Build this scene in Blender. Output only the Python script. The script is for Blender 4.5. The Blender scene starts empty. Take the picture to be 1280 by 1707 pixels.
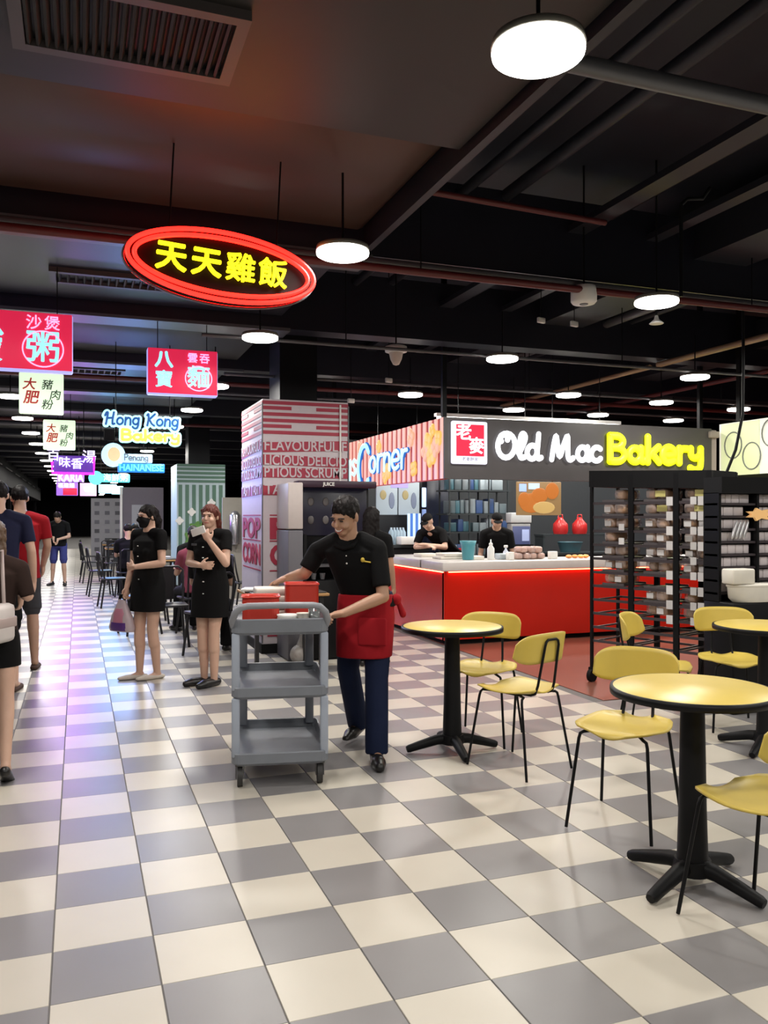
import bpy, bmesh, math, random
from mathutils import Vector, Matrix, Euler, Quaternion
from math import sin, cos, pi, radians as R
rnd = random.Random(7)
scene = bpy.context.scene
COL = scene.collection

# ---------------------------------------------------------------- camera
EYE = 1.42                       # eye height, metres
FOC = 1394.0                     # focal length in pixels of the 1280x1707 frame
YAW = math.atan(510 / FOC)       # the hall's long axis runs 20 degrees left of the view
CS, SN = cos(YAW), sin(YAW)
cd = bpy.data.cameras.new('camera')
cam = bpy.data.objects.new('camera', cd)
COL.objects.link(cam)
cam.location = (0, 0, EYE)
cam.rotation_euler = (R(90), 0, -YAW)
cd.sensor_fit = 'VERTICAL'
cd.sensor_height = 36
cd.lens = FOC / 1707 * 36
cd.shift_y = 8.5 / 1707
cd.clip_end = 200
scene.camera = cam

# ---------------------------------------------------------------- world and exposure
w = bpy.data.worlds.new('world')
scene.world = w
w.use_nodes = True
bg = w.node_tree.nodes['Background']
bg.inputs[0].default_value = (0.55, 0.6, 0.8, 1)
bg.inputs[1].default_value = 0.05
scene.view_settings.view_transform = 'Standard'
scene.view_settings.look = 'None'
scene.view_settings.exposure = 0.2
scene.view_settings.gamma = 1.0
scene.view_settings.use_curve_mapping = False
LAMP_W = 14.0                    # watts of each ceiling lamp

# ---------------------------------------------------------------- coordinates
def hall(X, Z, z=0.0):
    """metres right of / ahead of the viewer -> hall coordinates (x across, y along the aisle)"""
    return Vector((X * CS + Z * SN, Z * CS - X * SN, z))
def at(u, v, Z):
    return hall((u - 640) / FOC * Z, Z, EYE - (v - 862) / FOC * Z)
def ground(u, v, z=0.0):
    Z = (EYE - z) * FOC / (v - 862)
    return hall((u - 640) / FOC * Z, Z, z)

# ---------------------------------------------------------------- materials
MATS = {}
def mat(name, col, rough=0.5, metal=0.0, emit=0.0, ecol=None, var=0.06, scale=18.0, bump=0.0, spec=0.5, alpha=1.0, trans=0.0, objvar=0.0):
    if name in MATS: return MATS[name]
    m = bpy.data.materials.new(name); m.use_nodes = True
    nt = m.node_tree; b = nt.nodes['Principled BSDF']
    c = (col[0], col[1], col[2], 1)
    tc = nt.nodes.new('ShaderNodeTexCoord')
    nz = nt.nodes.new('ShaderNodeTexNoise'); nz.inputs['Scale'].default_value = scale; nz.inputs['Detail'].default_value = 3
    nt.links.new(tc.outputs['Object'], nz.inputs['Vector'])
    mx = nt.nodes.new('ShaderNodeMix'); mx.data_type = 'RGBA'
    mx.inputs[6].default_value = tuple(x * (1 - var) for x in c[:3]) + (1,)
    mx.inputs[7].default_value = tuple(min(1, x * (1 + var)) for x in c[:3]) + (1,)
    nt.links.new(nz.outputs['Fac'], mx.inputs[0])
    out = mx.outputs[2]
    if objvar:
        oi = nt.nodes.new('ShaderNodeObjectInfo'); hs = nt.nodes.new('ShaderNodeHueSaturation')
        mr = nt.nodes.new('ShaderNodeMapRange'); mr.inputs[3].default_value = 1 - objvar; mr.inputs[4].default_value = 1 + objvar
        nt.links.new(oi.outputs['Random'], mr.inputs[0]); nt.links.new(mr.outputs[0], hs.inputs['Value'])
        nt.links.new(out, hs.inputs['Color']); out = hs.outputs[0]
    nt.links.new(out, b.inputs['Base Color'])
    b.inputs['Roughness'].default_value = rough; b.inputs['Metallic'].default_value = metal
    b.inputs['Specular IOR Level'].default_value = spec
    if trans: b.inputs['Transmission Weight'].default_value = trans
    if alpha < 1: b.inputs['Alpha'].default_value = alpha
    if emit:
        e = ecol or col
        b.inputs['Emission Color'].default_value = (e[0], e[1], e[2], 1)
        b.inputs['Emission Strength'].default_value = emit
    if bump:
        bp = nt.nodes.new('ShaderNodeBump'); bp.inputs['Strength'].default_value = bump; bp.inputs['Distance'].default_value = 0.01
        nt.links.new(nz.outputs['Fac'], bp.inputs['Height']); nt.links.new(bp.outputs[0], b.inputs['Normal'])
    MATS[name] = m
    return m

# ---------------------------------------------------------------- mesh building
class MB:
    def __init__(s): s.v = []; s.f = []; s.sm = []
    def add(s, vs, fs, smooth=False):
        n = len(s.v); s.v += [tuple(v) for v in vs]; s.f += [tuple(i + n for i in f) for f in fs]; s.sm += [smooth] * len(fs); return s
    def box(s, c, d, rz=0.0, M=None):
        x, y, z = d[0] / 2, d[1] / 2, d[2] / 2
        vs = [Vector(p) for p in ((-x,-y,-z),(x,-y,-z),(x,y,-z),(-x,y,-z),(-x,-y,z),(x,-y,z),(x,y,z),(-x,y,z))]
        m = M if M else Matrix.Rotation(rz, 3, 'Z')
        return s.add([m @ v + Vector(c) for v in vs], [(0,3,2,1),(4,5,6,7),(0,1,5,4),(1,2,6,5),(2,3,7,6),(3,0,4,7)])
    def bbox(s, c, d, b=0.01, rz=0.0, seg=2):
        """box with rounded edges"""
        bm = bmesh.new(); bmesh.ops.create_cube(bm, size=1)
        bmesh.ops.scale(bm, vec=d, verts=bm.verts)
        bmesh.ops.bevel(bm, geom=bm.edges[:] , offset=min(b, min(d) * 0.49), segments=seg, affect='EDGES', profile=0.5)
        bmesh.ops.rotate(bm, matrix=Matrix.Rotation(rz, 3, 'Z'), verts=bm.verts)
        bm.verts.index_update()
        r = s.add([v.co + Vector(c) for v in bm.verts], [[v.index for v in f.verts] for f in bm.faces], True)
        bm.free(); return r
    def cone(s, p1, p2, r1, r2=None, n=12, caps=True, smooth=True):
        if r2 is None: r2 = r1
        p1 = Vector(p1); p2 = Vector(p2); d = (p2 - p1)
        if d.length < 1e-6: return s
        q = d.to_track_quat('Z', 'Y')
        vs = []
        for p, r in ((p1, r1), (p2, r2)):
            for i in range(n):
                a = 2 * pi * i / n; vs.append(p + q @ Vector((r * cos(a), r * sin(a), 0)))
        s.add(vs, [(i, (i+1) % n, n + (i+1) % n, n + i) for i in range(n)], smooth)
        if caps: s.add(vs, [tuple(range(n-1, -1, -1)), tuple(range(n, 2*n))])
        return s
    def tube(s, pts, r, n=8, closed=False, flat=None):
        """round tube swept along points; flat=(normal, k) squashes it along a direction"""
        pts = [Vector(p) for p in pts]; N = len(pts); rings = []
        if N < 2: return s
        rr = r if isinstance(r, (list, tuple)) else [r] * N
        up = None
        for i, p in enumerate(pts):
            if closed: t = pts[(i+1) % N] - pts[i-1]
            else: t = pts[min(i+1, N-1)] - pts[max(i-1, 0)]
            if t.length < 1e-9: t = Vector((0,0,1))
            t.normalize()
            if up is None:
                up = Vector((0,0,1)) if abs(t.z) < 0.9 else Vector((1,0,0))
            a = t.cross(up)
            if a.length < 1e-6: a = t.orthogonal()
            a.normalize(); b = a.cross(t).normalized(); up = b
            ring = []
            for k in range(n):
                an = 2 * pi * k / n; o = a * cos(an) * rr[i] + b * sin(an) * rr[i]
                if flat: o = o - flat[0] * o.dot(flat[0]) * (1 - flat[1])
                ring.append(p + o)
            rings.append(ring)
        vs = [v for g in rings for v in g]; fs = []
        for i in range(N if closed else N - 1):
            j = (i + 1) % N
            for k in range(n):
                fs.append((i*n+k, i*n+(k+1) % n, j*n+(k+1) % n, j*n+k))
        s.add(vs, fs, True)
        if not closed: s.add(vs, [tuple(range(n-1,-1,-1)), tuple((N-1)*n+k for k in range(n))])
        return s
    def lathe(s, prof, c=(0,0,0), n=32, smooth=True, sx=1.0, sy=1.0):
        c = Vector(c); vs = []; m = len(prof)
        for r, z in prof:
            for i in range(n):
                a = 2*pi*i/n; vs.append(c + Vector((r*cos(a)*sx, r*sin(a)*sy, z)))
        fs = []
        for j in range(m-1):
            for i in range(n):
                fs.append((j*n+i, j*n+(i+1) % n, (j+1)*n+(i+1) % n, (j+1)*n+i))
        s.add(vs, fs, smooth)
        if prof[0][0] > 1e-5: s.add(vs, [tuple(range(n-1,-1,-1))])
        if prof[-1][0] > 1e-5: s.add(vs, [tuple((m-1)*n+i for i in range(n))])
        return s
    def ell(s, c, r, M=None, nu=14, nv=9):
        c = Vector(c); vs = []; fs = []
        if not isinstance(r, (list, tuple)): r = (r, r, r)
        for j in range(1, nv):
            th = pi*j/nv
            for i in range(nu):
                a = 2*pi*i/nu; v = Vector((r[0]*sin(th)*cos(a), r[1]*sin(th)*sin(a), r[2]*cos(th)))
                vs.append(v)
        top = len(vs); vs.append(Vector((0,0,r[2]))); bot = len(vs); vs.append(Vector((0,0,-r[2])))
        for j in range(nv-2):
            for i in range(nu):
                fs.append((j*nu+i, (j+1)*nu+i, (j+1)*nu+(i+1) % nu, j*nu+(i+1) % nu))
        for i in range(nu):
            fs.append((top, i, (i+1) % nu)); fs.append((bot, (nv-2)*nu+(i+1) % nu, (nv-2)*nu+i))
        if M: vs = [M @ v for v in vs]
        return s.add([v + c for v in vs], fs, True)
    def cap(s, p1, p2, r1, r2=None, n=12):
        """capsule with two radii"""
        if r2 is None: r2 = r1
        p1 = Vector(p1); p2 = Vector(p2)
        s.cone(p1, p2, r1, r2, n); s.ell(p1, (r1*.999,)*3, None, n, 8); s.ell(p2, (r2*.999,)*3, None, n, 8)
        return s
    def loft(s, rings, n=20, caps=True):
        """rings = [(centre, rx, ry, yaw)] horizontal ellipses, or with a 5th entry: tilt matrix"""
        vs = []
        for g in rings:
            c, rx, ry, yaw = Vector(g[0]), g[1], g[2], g[3]
            M = Matrix.Rotation(yaw, 3, 'Z')
            if len(g) > 4: M = g[4] @ M
            for i in range(n):
                a = 2*pi*i/n; e = 2.4
                ca, sa = cos(a), sin(a)
                k = (abs(ca)**e + abs(sa)**e) ** (-1/e)
                vs.append(c + M @ Vector((rx*ca*k, ry*sa*k, 0)))
        m = len(rings); fs = []
        for j in range(m-1):
            for i in range(n): fs.append((j*n+i, j*n+(i+1) % n, (j+1)*n+(i+1) % n, (j+1)*n+i))
        s.add(vs, fs, True)
        if caps: s.add(vs, [tuple(range(n-1,-1,-1)), tuple((m-1)*n+i for i in range(n))])
        return s
    def prism(s, poly, y0, y1, M=None):
        """polygon in x,z extruded along y"""
        n = len(poly)
        vs = [Vector((x, y0, z)) for x, z in poly] + [Vector((x, y1, z)) for x, z in poly]
        if M: vs = [M @ v for v in vs]
        return s.add(vs, [(i, (i+1) % n, n+(i+1) % n, n+i) for i in range(n)] + [tuple(range(n-1,-1,-1)), tuple(range(n, 2*n))])
    def mesh(s, name):
        me = bpy.data.meshes.new(name); me.from_pydata(s.v, [], s.f)
        bm = bmesh.new(); bm.from_mesh(me); bmesh.ops.recalc_face_normals(bm, faces=bm.faces); bm.to_mesh(me); bm.free()
        me.polygons.foreach_set('use_smooth', s.sm); me.update(); return me

def obj(name, mb, m, parent=None, loc=None, rz=0.0):
    me = mb.mesh(name) if isinstance(mb, MB) else mb
    if not me.materials: me.materials.append(m)
    o = bpy.data.objects.new(name, me); COL.objects.link(o)
    if loc is not None: o.location = loc
    if rz: o.rotation_euler.z = rz
    if parent: o.parent = parent
    return o
def tag(o, label=None, cat=None, group=None, kind=None):
    if label: o['label'] = label
    if cat: o['category'] = cat
    if group: o['group'] = group
    if kind: o['kind'] = kind
    return o
def thing(name, label, cat, loc=(0,0,0), rz=0.0, group=None):
    o = bpy.data.objects.new(name, None); COL.objects.link(o)
    o.empty_display_size = 0.1
    o.location = loc; o.rotation_euler = (0, 0, rz)
    return tag(o, label, cat, group)
KIDS = {}
def kids(o): return [c for c in bpy.data.objects if c.parent == o]
def dup(root, loc, rz=None, label=None, group=None):
    def rec(o, par):
        c = o.copy(); COL.objects.link(c); c.parent = par
        for k in KIDS.setdefault(o.name, kids(o)): rec(k, c)
        return c
    r = rec(root, None); r.location = loc
    if rz is not None: r.rotation_euler.z = rz
    if label: r['label'] = label
    if group: r['group'] = group
    return r

def textmesh(body, size, depth, offset=0.0, shear=0.0, align='CENTER', space=1.0, bevel=0.0):
    bold = offset if ord(body[0]) > 1000 else 0.0
    if bold: offset = 0.0
    """lettering lying in the x,z plane, facing -y, centred"""
    c = bpy.data.curves.new('lettering', 'FONT'); c.body = body; c.size = size; c.extrude = depth; c.offset = offset; c.shear = shear
    c.align_x = align; c.align_y = 'CENTER'; c.space_character = space; c.resolution_u = 3; c.bevel_depth = bevel
    o = bpy.data.objects.new('lettering', c); COL.objects.link(o)
    bpy.context.view_layer.update()
    me = bpy.data.meshes.new_from_object(o.evaluated_get(bpy.context.evaluated_depsgraph_get()))
    bpy.data.objects.remove(o); me.transform(Matrix.Rotation(R(90), 4, 'X')); me.materials.clear()
    if bold:      # thicken dense characters by stacking slightly shifted copies
        bm = bmesh.new()
        for k in range(6):
            tmp = me.copy(); tmp.transform(Matrix.Translation((bold*cos(k*pi/3), -0.0002*k, bold*sin(k*pi/3)))); bm.from_mesh(tmp); bpy.data.meshes.remove(tmp)
        bm.to_mesh(me); bm.free()
    return me

# ---------------------------------------------------------------- the floor
TS = 0.317; TX0 = -0.078; TY0 = 2.617
grout = mat('grout', (0.16, 0.15, 0.145), 0.7)
def tilemat(name, col):
    m = mat(name, col, 0.2, var=0.035, scale=6, objvar=0.03, spec=0.4, bump=0.0)
    nt = m.node_tree; b = nt.nodes['Principled BSDF']
    nz = nt.nodes.new('ShaderNodeTexNoise'); nz.inputs['Scale'].default_value = 2.5; nz.inputs['Detail'].default_value = 4
    g = nt.nodes.new('ShaderNodeNewGeometry'); nt.links.new(g.outputs['Position'], nz.inputs['Vector'])
    mr = nt.nodes.new('ShaderNodeMapRange'); mr.inputs[3].default_value = 0.24; mr.inputs[4].default_value = 0.42
    nt.links.new(nz.outputs['Fac'], mr.inputs[0]); nt.links.new(mr.outputs[0], b.inputs['Roughness'])
    return m
cream = tilemat('cream tile', (0.575, 0.53, 0.45))
grey = tilemat('grey tile', (0.235, 0.225, 0.226))
floor = obj('floor', MB().box((6, 28, -0.054), (40, 84, 0.1)), grout); floor['kind'] = 'structure'
def tile_bm():
    h = TS / 2 - 0.0022
    k = TS / 2 - 0.0008
    mb = MB()
    top = [(-h, -k, 0), (h, -k, 0), (h, k, 0), (-h, k, 0)]
    b = 0.0012
    ins = [(-h+b, -k+b, 0), (h-b, -k+b, 0), (h-b, k-b, 0), (-h+b, k-b, 0)]
    o = [(x, y, -0.0012) for x, y, _ in top]; lo = [(x, y, -0.004) for x, y, _ in top]
    mb.add(ins + o + lo, [(0,1,2,3)] + [(4+i, 4+(i+1) % 4, (i+1) % 4, i) for i in range(4)] + [(8+i, 8+(i+1) % 4, 4+(i+1) % 4, 4+i) for i in range(4)])
    return mb
tm = {0: tile_bm().mesh('tile'), 1: tile_bm().mesh('tile')}
tm[0].materials.append(grey); tm[1].materials.append(cream)
def view(p):
    X = p[0]*CS - p[1]*SN; Z = p[0]*SN + p[1]*CS
    return X, Z
WX, WY = 3.82, 5.5                     # corner of the brown floor of the bakery
cand = []; far = []
for i in range(-30, 45):
    for j in range(-20, 150):
        cx = TX0 + (i + .5) * TS; cy = TY0 + (j + .5) * TS
        if cx > WX - .1 and cy > WY - .1 : continue
        X, Z = view((cx, cy))
        c = (i + j) % 2
        vis = Z > 1.3 and abs(X) < 0.52 * Z + 0.35 and Z > 1.42/0.63 - .3
        if vis and cy < 40: cand.append((Z, cx, cy, c))
        elif cy < 14 and abs(cx) < 9: far.append((cx, cy, c))
cand.sort()
for Z, cx, cy, c in cand[:300]:
    o = bpy.data.objects.new('tile', tm[c]); COL.objects.link(o); o.parent = floor; o.location = (cx, cy, 0)
far += [(a, b, c) for _, a, b, c in cand[300:]]
for c, m in ((0, grey), (1, cream)):
    mb = MB(); t = tile_bm()
    for cx, cy, cc in far:
        if cc == c: mb.add([(x+cx, y+cy, z) for x, y, z in t.v[:8]], t.f[:5])
    tag(obj('far_tile', mb, m, floor), kind='stuff')
brown = mat('brown floor', (0.22, 0.075, 0.05), 0.28, var=0.15, scale=3)
mb = MB(); mb.box((WX + 6, WY + 8, -0.001), (12, 16, 0.006)); tag(obj('bakery_floor', mb, brown, floor))
# ---------------------------------------------------------------- the ceiling
dark = mat('ceiling paint', (0.014, 0.015, 0.025), 0.6, var=0.3, scale=2)
soff = mat('soffit panel', (0.013, 0.011, 0.0105), 0.5, var=0.3, scale=1.2)
duct = mat('dark duct metal', (0.017, 0.018, 0.026), 0.5, metal=0.2, var=0.2)
beamm = mat('beam paint', (0.009, 0.009, 0.016), 0.4, var=0.25, scale=3)
redp = mat('dark red pipe paint', (0.10, 0.014, 0.014), 0.45)
greyp = mat('grey conduit', (0.11, 0.11, 0.12), 0.4, metal=0.3)
tanp = mat('tan conduit', (0.30, 0.19, 0.10), 0.5)
black = mat('black metal', (0.007, 0.007, 0.008), 0.42, spec=.18)
blackm = mat('matt black', (0.010, 0.010, 0.011), 0.65, spec=.12)
white = mat('white plastic', (0.75, 0.74, 0.71), 0.4)
glow = mat('lamp diffuser', (1, 1, 1), 0.5, emit=9, ecol=(1.0, 0.97, 0.90), var=0)
ceil = obj('ceiling', MB().box((6, 28, 4.2), (40, 84, 0.1)), dark); ceil['kind'] = 'structure'
def cpart(name, mb, m): return obj(name, mb, m, ceil)
def boxr(x0, x1, y0, y1, z0, z1): return MB().box(((x0+x1)/2, (y0+y1)/2, (z0+z1)/2), (x1-x0, y1-y0, z1-z0))
cpart('soffit_panel', boxr(-6, 1.9, -8, 4.03, 3.37, 3.5), soff)
mb = MB(); mb.bbox((-2.05, 4.85, 3.52), (7.9, 1.62, 0.14), 0.05); cpart('soffit_panel', mb, mat('brown soffit neon glow', (0.055, 0.028, 0.018), 0.45, var=.25, scale=1.5))  # brown panel, its colour lightened and reddened to carry the neon sign's glow
mb = MB(); mb.box((1.94, -2, 3.62), (0.05, 15.3, 0.6)); cpart('soffit_edge', mb, duct)
for k in range(16):
    y = 5.85 + 2.5 * k
    cpart('beam', MB().box((4, y, 3.62), (20, 0.26, 0.62)), beamm)
    if k < 14:
        cpart('soffit_panel', boxr(-6, 1.9, y + 0.2, y + 2.3, 3.42, 3.5), soff if k % 2 else beamm)
        cpart('beam_flange', MB().box((-2, y + 0.02, 3.30), (8, 0.34, 0.03)), greyp)
def pipe(p1, p2, r, m, name='pipe', n=10):
    mb = MB(); mb.cone(p1, p2, r, r, n); return cpart(name, mb, m)
def hanger(x, y, z, zt=4.15): cpart('hanger_rod', MB().cone((x, y, z), (x, y, zt), 0.006, 0.006, 6), black)
pipe((-6, 5.52, 3.17), (13, 5.52, 3.17), 0.028, redp)
pipe((-6, 5.60, 3.24), (13, 5.60, 3.24), 0.024, greyp)
pipe((1.2, 3.3, 3.5), (13, 3.3, 3.5), 0.045, greyp)
pipe((2.2, 5.2, 3.62), (3.7, 5.3, 3.62), 0.022, redp)
pipe((1.0, 7.3, 2.99), (13, 7.3, 2.99), 0.016, greyp)
pipe((1.5, 9.2, 2.99), (13, 9.2, 2.99), 0.018, greyp)
pipe((1.5, 10.7, 2.99), (13, 10.7, 2.99), 0.018, greyp)
pipe((-6, 10.6, 3.1), (13, 10.6, 3.1), 0.03, redp)
pipe((-6, 15.6, 3.1), (6, 15.6, 3.1), 0.03, redp)
for x in (2.3, 5.3, 8.3):
    for y in (5.52, 7.3, 9.2): hanger(x, y, 3.0 if y > 6 else 3.17)
for x, z, wd, hh in ((3.72, 3.7, 0.16, 0.05), (4.45, 3.72, 0.12, 0.05), (5.15, 3.75, 0.55, 0.32), (8.2, 3.7, 0.5, 0.35)):
    cpart('cable_tray' if hh < 0.1 else 'duct', MB().box((x, 7, z), (wd, 22, hh)), duct)
for x, z, r_, m in ((4.05, 3.85, 0.03, black), (5.75, 3.66, 0.05, greyp), (6.1, 3.72, 0.04, duct), (2.7, 3.85, 0.04, duct), (3.1, 3.9, 0.05, duct)):
    pipe((x, -4, z), (x, 18, z), r_, m)
pipe((6.62, 6.2, 3.27), (6.62, 8.4, 3.27), 0.035, tanp)
pipe((6.62, 8.55, 3.27), (6.62, 12.4, 3.27), 0.03, tanp)
pipe((7.9, 7.2, 3.2), (7.9, 12.4, 3.2), 0.03, redp)
mb = MB(); mb.cone((4.06, 4.9, 3.0), (4.06, 4.9, 3.66), 0.014); mb.tube([(4.06,4.9,3.66),(4.10,4.88,3.70),(4.2,4.84,3.70),(4.25,4.82,3.78)], 0.014, 8); cpart('hanger_rod', mb, black)

def ceiling_vent(name, label, cx, cy, z, w_, d_, n, sm=None):
    t = thing(name, label, 'vent', (cx, cy, z))
    fr = MB(); b = 0.05
    for sx in (-1, 1): fr.box((sx*(w_/2 - b/2), 0, 0.0), (b, d_, 0.04))
    for sy in (-1, 1): fr.box((0, sy*(d_/2 - b/2), 0.0), (w_ - 2*b, b, 0.04))
    obj('frame', fr, mat('vent frame', (0.07, 0.06, 0.06), 0.5), t)
    obj('backing', MB().box((0, 0, 0.015), (w_ - 2*b, d_ - 2*b, 0.006)), black, t)
    sl = MB().box((0, 0, 0), (0.012, d_ - 2*b, 0.03), M=Matrix.Rotation(0.5, 3, 'Y')).mesh('slat'); sl.materials.append(sm or mat('vent slat', (0.02, 0.017, 0.017), 0.5))
    for i in range(n):
        o = bpy.data.objects.new('slat', sl); COL.objects.link(o); o.parent = t; o.location = (-w_/2 + b + (w_ - 2*b) * (i + .5) / n, 0, -0.003)
    return t
ceiling_vent('ceiling_vent', 'large slatted black air vent at the top left of the ceiling', 0.19, 3.46, 3.35, 0.88, 0.52, 22)
ceiling_vent('ceiling_vent', 'dark rectangular air vent left of the oval neon sign', 0.28, 7.35, 3.40, 1.0, 0.36, 14)
ceiling_vent('ceiling_vent', 'small far air vent with pale slats above the blue bakery sign', 0.05, 11.95, 3.40, 1.1, 0.4, 12, mat('pale slat', (.30, .30, .33), .5))

# ---------------------------------------------------------------- ceiling lamps
housing = mat('lamp housing', (0.2, 0.19, 0.165), 0.4)
def make_lamp():
    t = thing('ceiling_light', 'x', 'light')
    obj('housing', MB().lathe([(0.12, 0.042), (0.150, 0.036), (0.155, 0.012), (0.149, 0.010)], n=36), housing, t)
    obj('diffuser', MB().lathe([(0.149, 0.012), (0.152, 0.0), (0.150, -0.012), (0.140, -0.018), (0.0001, -0.022)], n=36), glow, t)
    obj('stem', MB().cone((0, 0, 0.035), (0, 0, 0.46), 0.007), black, t)
    return t
L0 = make_lamp()
def lampdata(e):
    l = bpy.data.lights.new('lamp', 'AREA'); l.shape = 'DISK'; l.size = 0.29; l.energy = e; l.color = (1.0, 0.965, 0.90); return l
LD = lampdata(LAMP_W); LD2 = lampdata(LAMP_W * 2.2)
first = [True]
def lamp(x, y, z, label, group=None, light=True, stem=True):
    if first[0]: o = L0; o.location = (x, y, z); first[0] = False
    else: o = dup(L0, (x, y, z))
    o['label'] = label
    if group: o['group'] = group
    if light:
        a = bpy.data.objects.new('bulb', LD if light == 1 else LD2); COL.objects.link(a); a.parent = o; a.location = (0, 0, -0.026)
LZ = 2.94
lamp(1.41, 2.39, LZ, 'largest round white ceiling light, at the top right')
lamp(1.43, 4.60, LZ, 'round ceiling light just right of the oval neon sign')
lamp(1.45, 7.02, LZ, 'round ceiling light above and left of the striped column')
lamp(3.84, 4.89, LZ, 'round ceiling light beside the white smoke detector, right')
lamp(3.83, 7.16, LZ, 'round ceiling light in mid air left of the pale conduit')
lamp(3.88, 9.65, LZ, 'round ceiling light above the red striped fascia')
lamp(6.3, 7.38, LZ, 'round ceiling light at the lower end of the tan conduit')
lamp(5.74, 9.0, LZ, 'round ceiling light above the white letters of the bakery sign')
lamp(5.8, 10.5, LZ, 'round ceiling light above the square red logo panel')
lamp(7.27, 10.6, LZ, 'round ceiling light low over the middle of the bakery sign')
lamp(7.27, 9.16, LZ, 'round ceiling light above the yellow bakery letters')
lamp(8.8, 10.8, LZ, 'round ceiling light touching the top right of the bakery fascia')
lamp(8.75, 9.36, LZ, 'upper of two ceiling lights at the right edge')
lamp(10.3, 11.0, LZ, 'lower of two ceiling lights at the right edge')
for i, (x, y) in enumerate(((1.5, 9.8), (1.52, 12.1), (1.52, 14.4), (1.5, 17.3))):
    lamp(x, y, LZ, ('round ceiling light half hidden by the smaller red box sign', 'round ceiling light right above the far blue bakery sign', 'round ceiling light right beside the yellow bakery letters', 'round ceiling light right of the pale blue far sign')[i], light=2 if i % 2 else 1)
for i, (x, y) in enumerate(((-0.78, 8.6), (-0.8, 11.5), (-0.8, 14.0), (-0.8, 16.4))):
    lamp(x, y, LZ, ('ceiling light at the left edge just under the large red box sign', 'ceiling light at the left edge beside the larger pale green sign', 'second ceiling light down the left row, below the larger pale green sign', 'third ceiling light down the left row')[i], light=2 if i % 2 else 1)
for i in range(16):
    y = 20 + 2.7 * i
    lamp(1.5, y, LZ, 'one of the far ceiling lights running down the right side of the aisle', 'far right row of aisle lights', light=2 if i % 3 == 0 and i < 10 else 0)
    lamp(-0.8, y - 1.2, LZ, 'one of the far ceiling lights running down the left side of the aisle', 'far left row of aisle lights', light=2 if i % 3 == 1 and i < 10 else 0)
# the rows go on behind and beside the viewer
for x, y in ((-0.8, 4.2), (-0.8, 1.6), (-0.8, -1.2), (1.43, -0.2), (1.43, -2.8), (3.84, 2.4), (3.84, -0.1), (3.84, -2.8), (6.3, 4.9), (6.3, 2.4), (6.3, -0.1), (8.8, 4.9), (8.8, 2.0), (3.6, 12.4), (3.6, 15.5)):
    lamp(x, y, LZ, 'further ceiling light of the rows beyond the picture', 'ceiling lights outside the frame')

# detectors
def small(name, label, cat, loc, mb, m):
    o = obj(name, mb, m, None, loc); return tag(o, label, cat)
t = thing('smoke_detector', 'white drum-shaped smoke detector hanging on the red pipe', 'detector', tuple(at(973, 492, 6.5)))
obj('casing', MB().lathe([(0.04, 0.075), (0.09, 0.065), (0.10, 0.03), (0.10, -0.05), (0.085, -0.068), (0.0001, -0.07)], n=24), white, t)
obj('lens_ring', MB().lathe([(0.03, -0.075), (0.035, -0.068), (0.03, -0.068)], n=16), greyp, t)
t = thing('speaker', 'white cone-shaped ceiling sensor left of the mid-air ceiling light', 'sensor', tuple(at(660, 592, 8.0)))
obj('base', MB().lathe([(0.08, 0.09), (0.105, 0.08), (0.105, 0.03), (0.06, 0.02)], n=20), white, t)
obj('cone', MB().lathe([(0.07, 0.03), (0.055, -0.04), (0.03, -0.09), (0.0001, -0.1)], n=20), mat('sensor cone', (0.6, 0.5, 0.45), 0.4), t)
for p in ((973, 492, 6.5), (660, 592, 8.0)):
    q = at(*p); cpart('hanger_rod', MB().cone((q.x, q.y, q.z + 0.07), (q.x, q.y, 4.16), 0.008, 0.008, 6), black)
t = thing('sprinkler', 'small white sprinkler bell just below the light beside the smoke detector', 'sprinkler', tuple(at(1094, 537, 6.4)))
obj('bell', MB().lathe([(0.012, 0.05), (0.02, 0.02), (0.055, -0.01), (0.05, -0.014)], n=16), white, t)
obj('stem', MB().cone((0, 0, 0.04), (0, 0, 1.25), 0.008), black, t)
for i, (u, v) in enumerate(((526, 0), )): pass
for i, (u, v, Z, lb) in enumerate(((902, 534, 7.6, 'left of two small white cable clips behind the smoke detector'), (957, 540, 7.6, 'right of two small white cable clips behind the smoke detector'), (585, 668, 9.6, 'white clip hanging at the top right of the striped column'), (648, 634, 9.2, 'white clip on the pipe left of the ceiling light over the striped fascia'))):
    p = at(u, v, Z); o = obj('cable_clip', MB().bbox((0, 0, 0), (0.09, 0.03, 0.05), 0.008, 0.3), white, None, tuple(p)); tag(o, lb, 'clip')
    cpart('hanger_rod', MB().cone((p.x, p.y, p.z), (p.x, p.y, 4.16), 0.005, 0.005, 6), black)

# ---------------------------------------------------------------- outer walls of the hall
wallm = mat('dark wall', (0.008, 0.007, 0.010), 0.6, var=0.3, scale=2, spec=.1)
def wall(name, x0, x1, y0, y1, z1=4.2): o = obj(name, boxr(x0, x1, y0, y1, -0.05, z1), wallm); o['kind'] = 'structure'; return o
wall('wall_left', -9.2, -9.0, -8, 66); wall('wall_right', 15, 15.2, -8, 66)
wall('wall_far', -9, 15, 66, 66.2); wall('wall_back', -9, 15, -8.2, -8)
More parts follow.
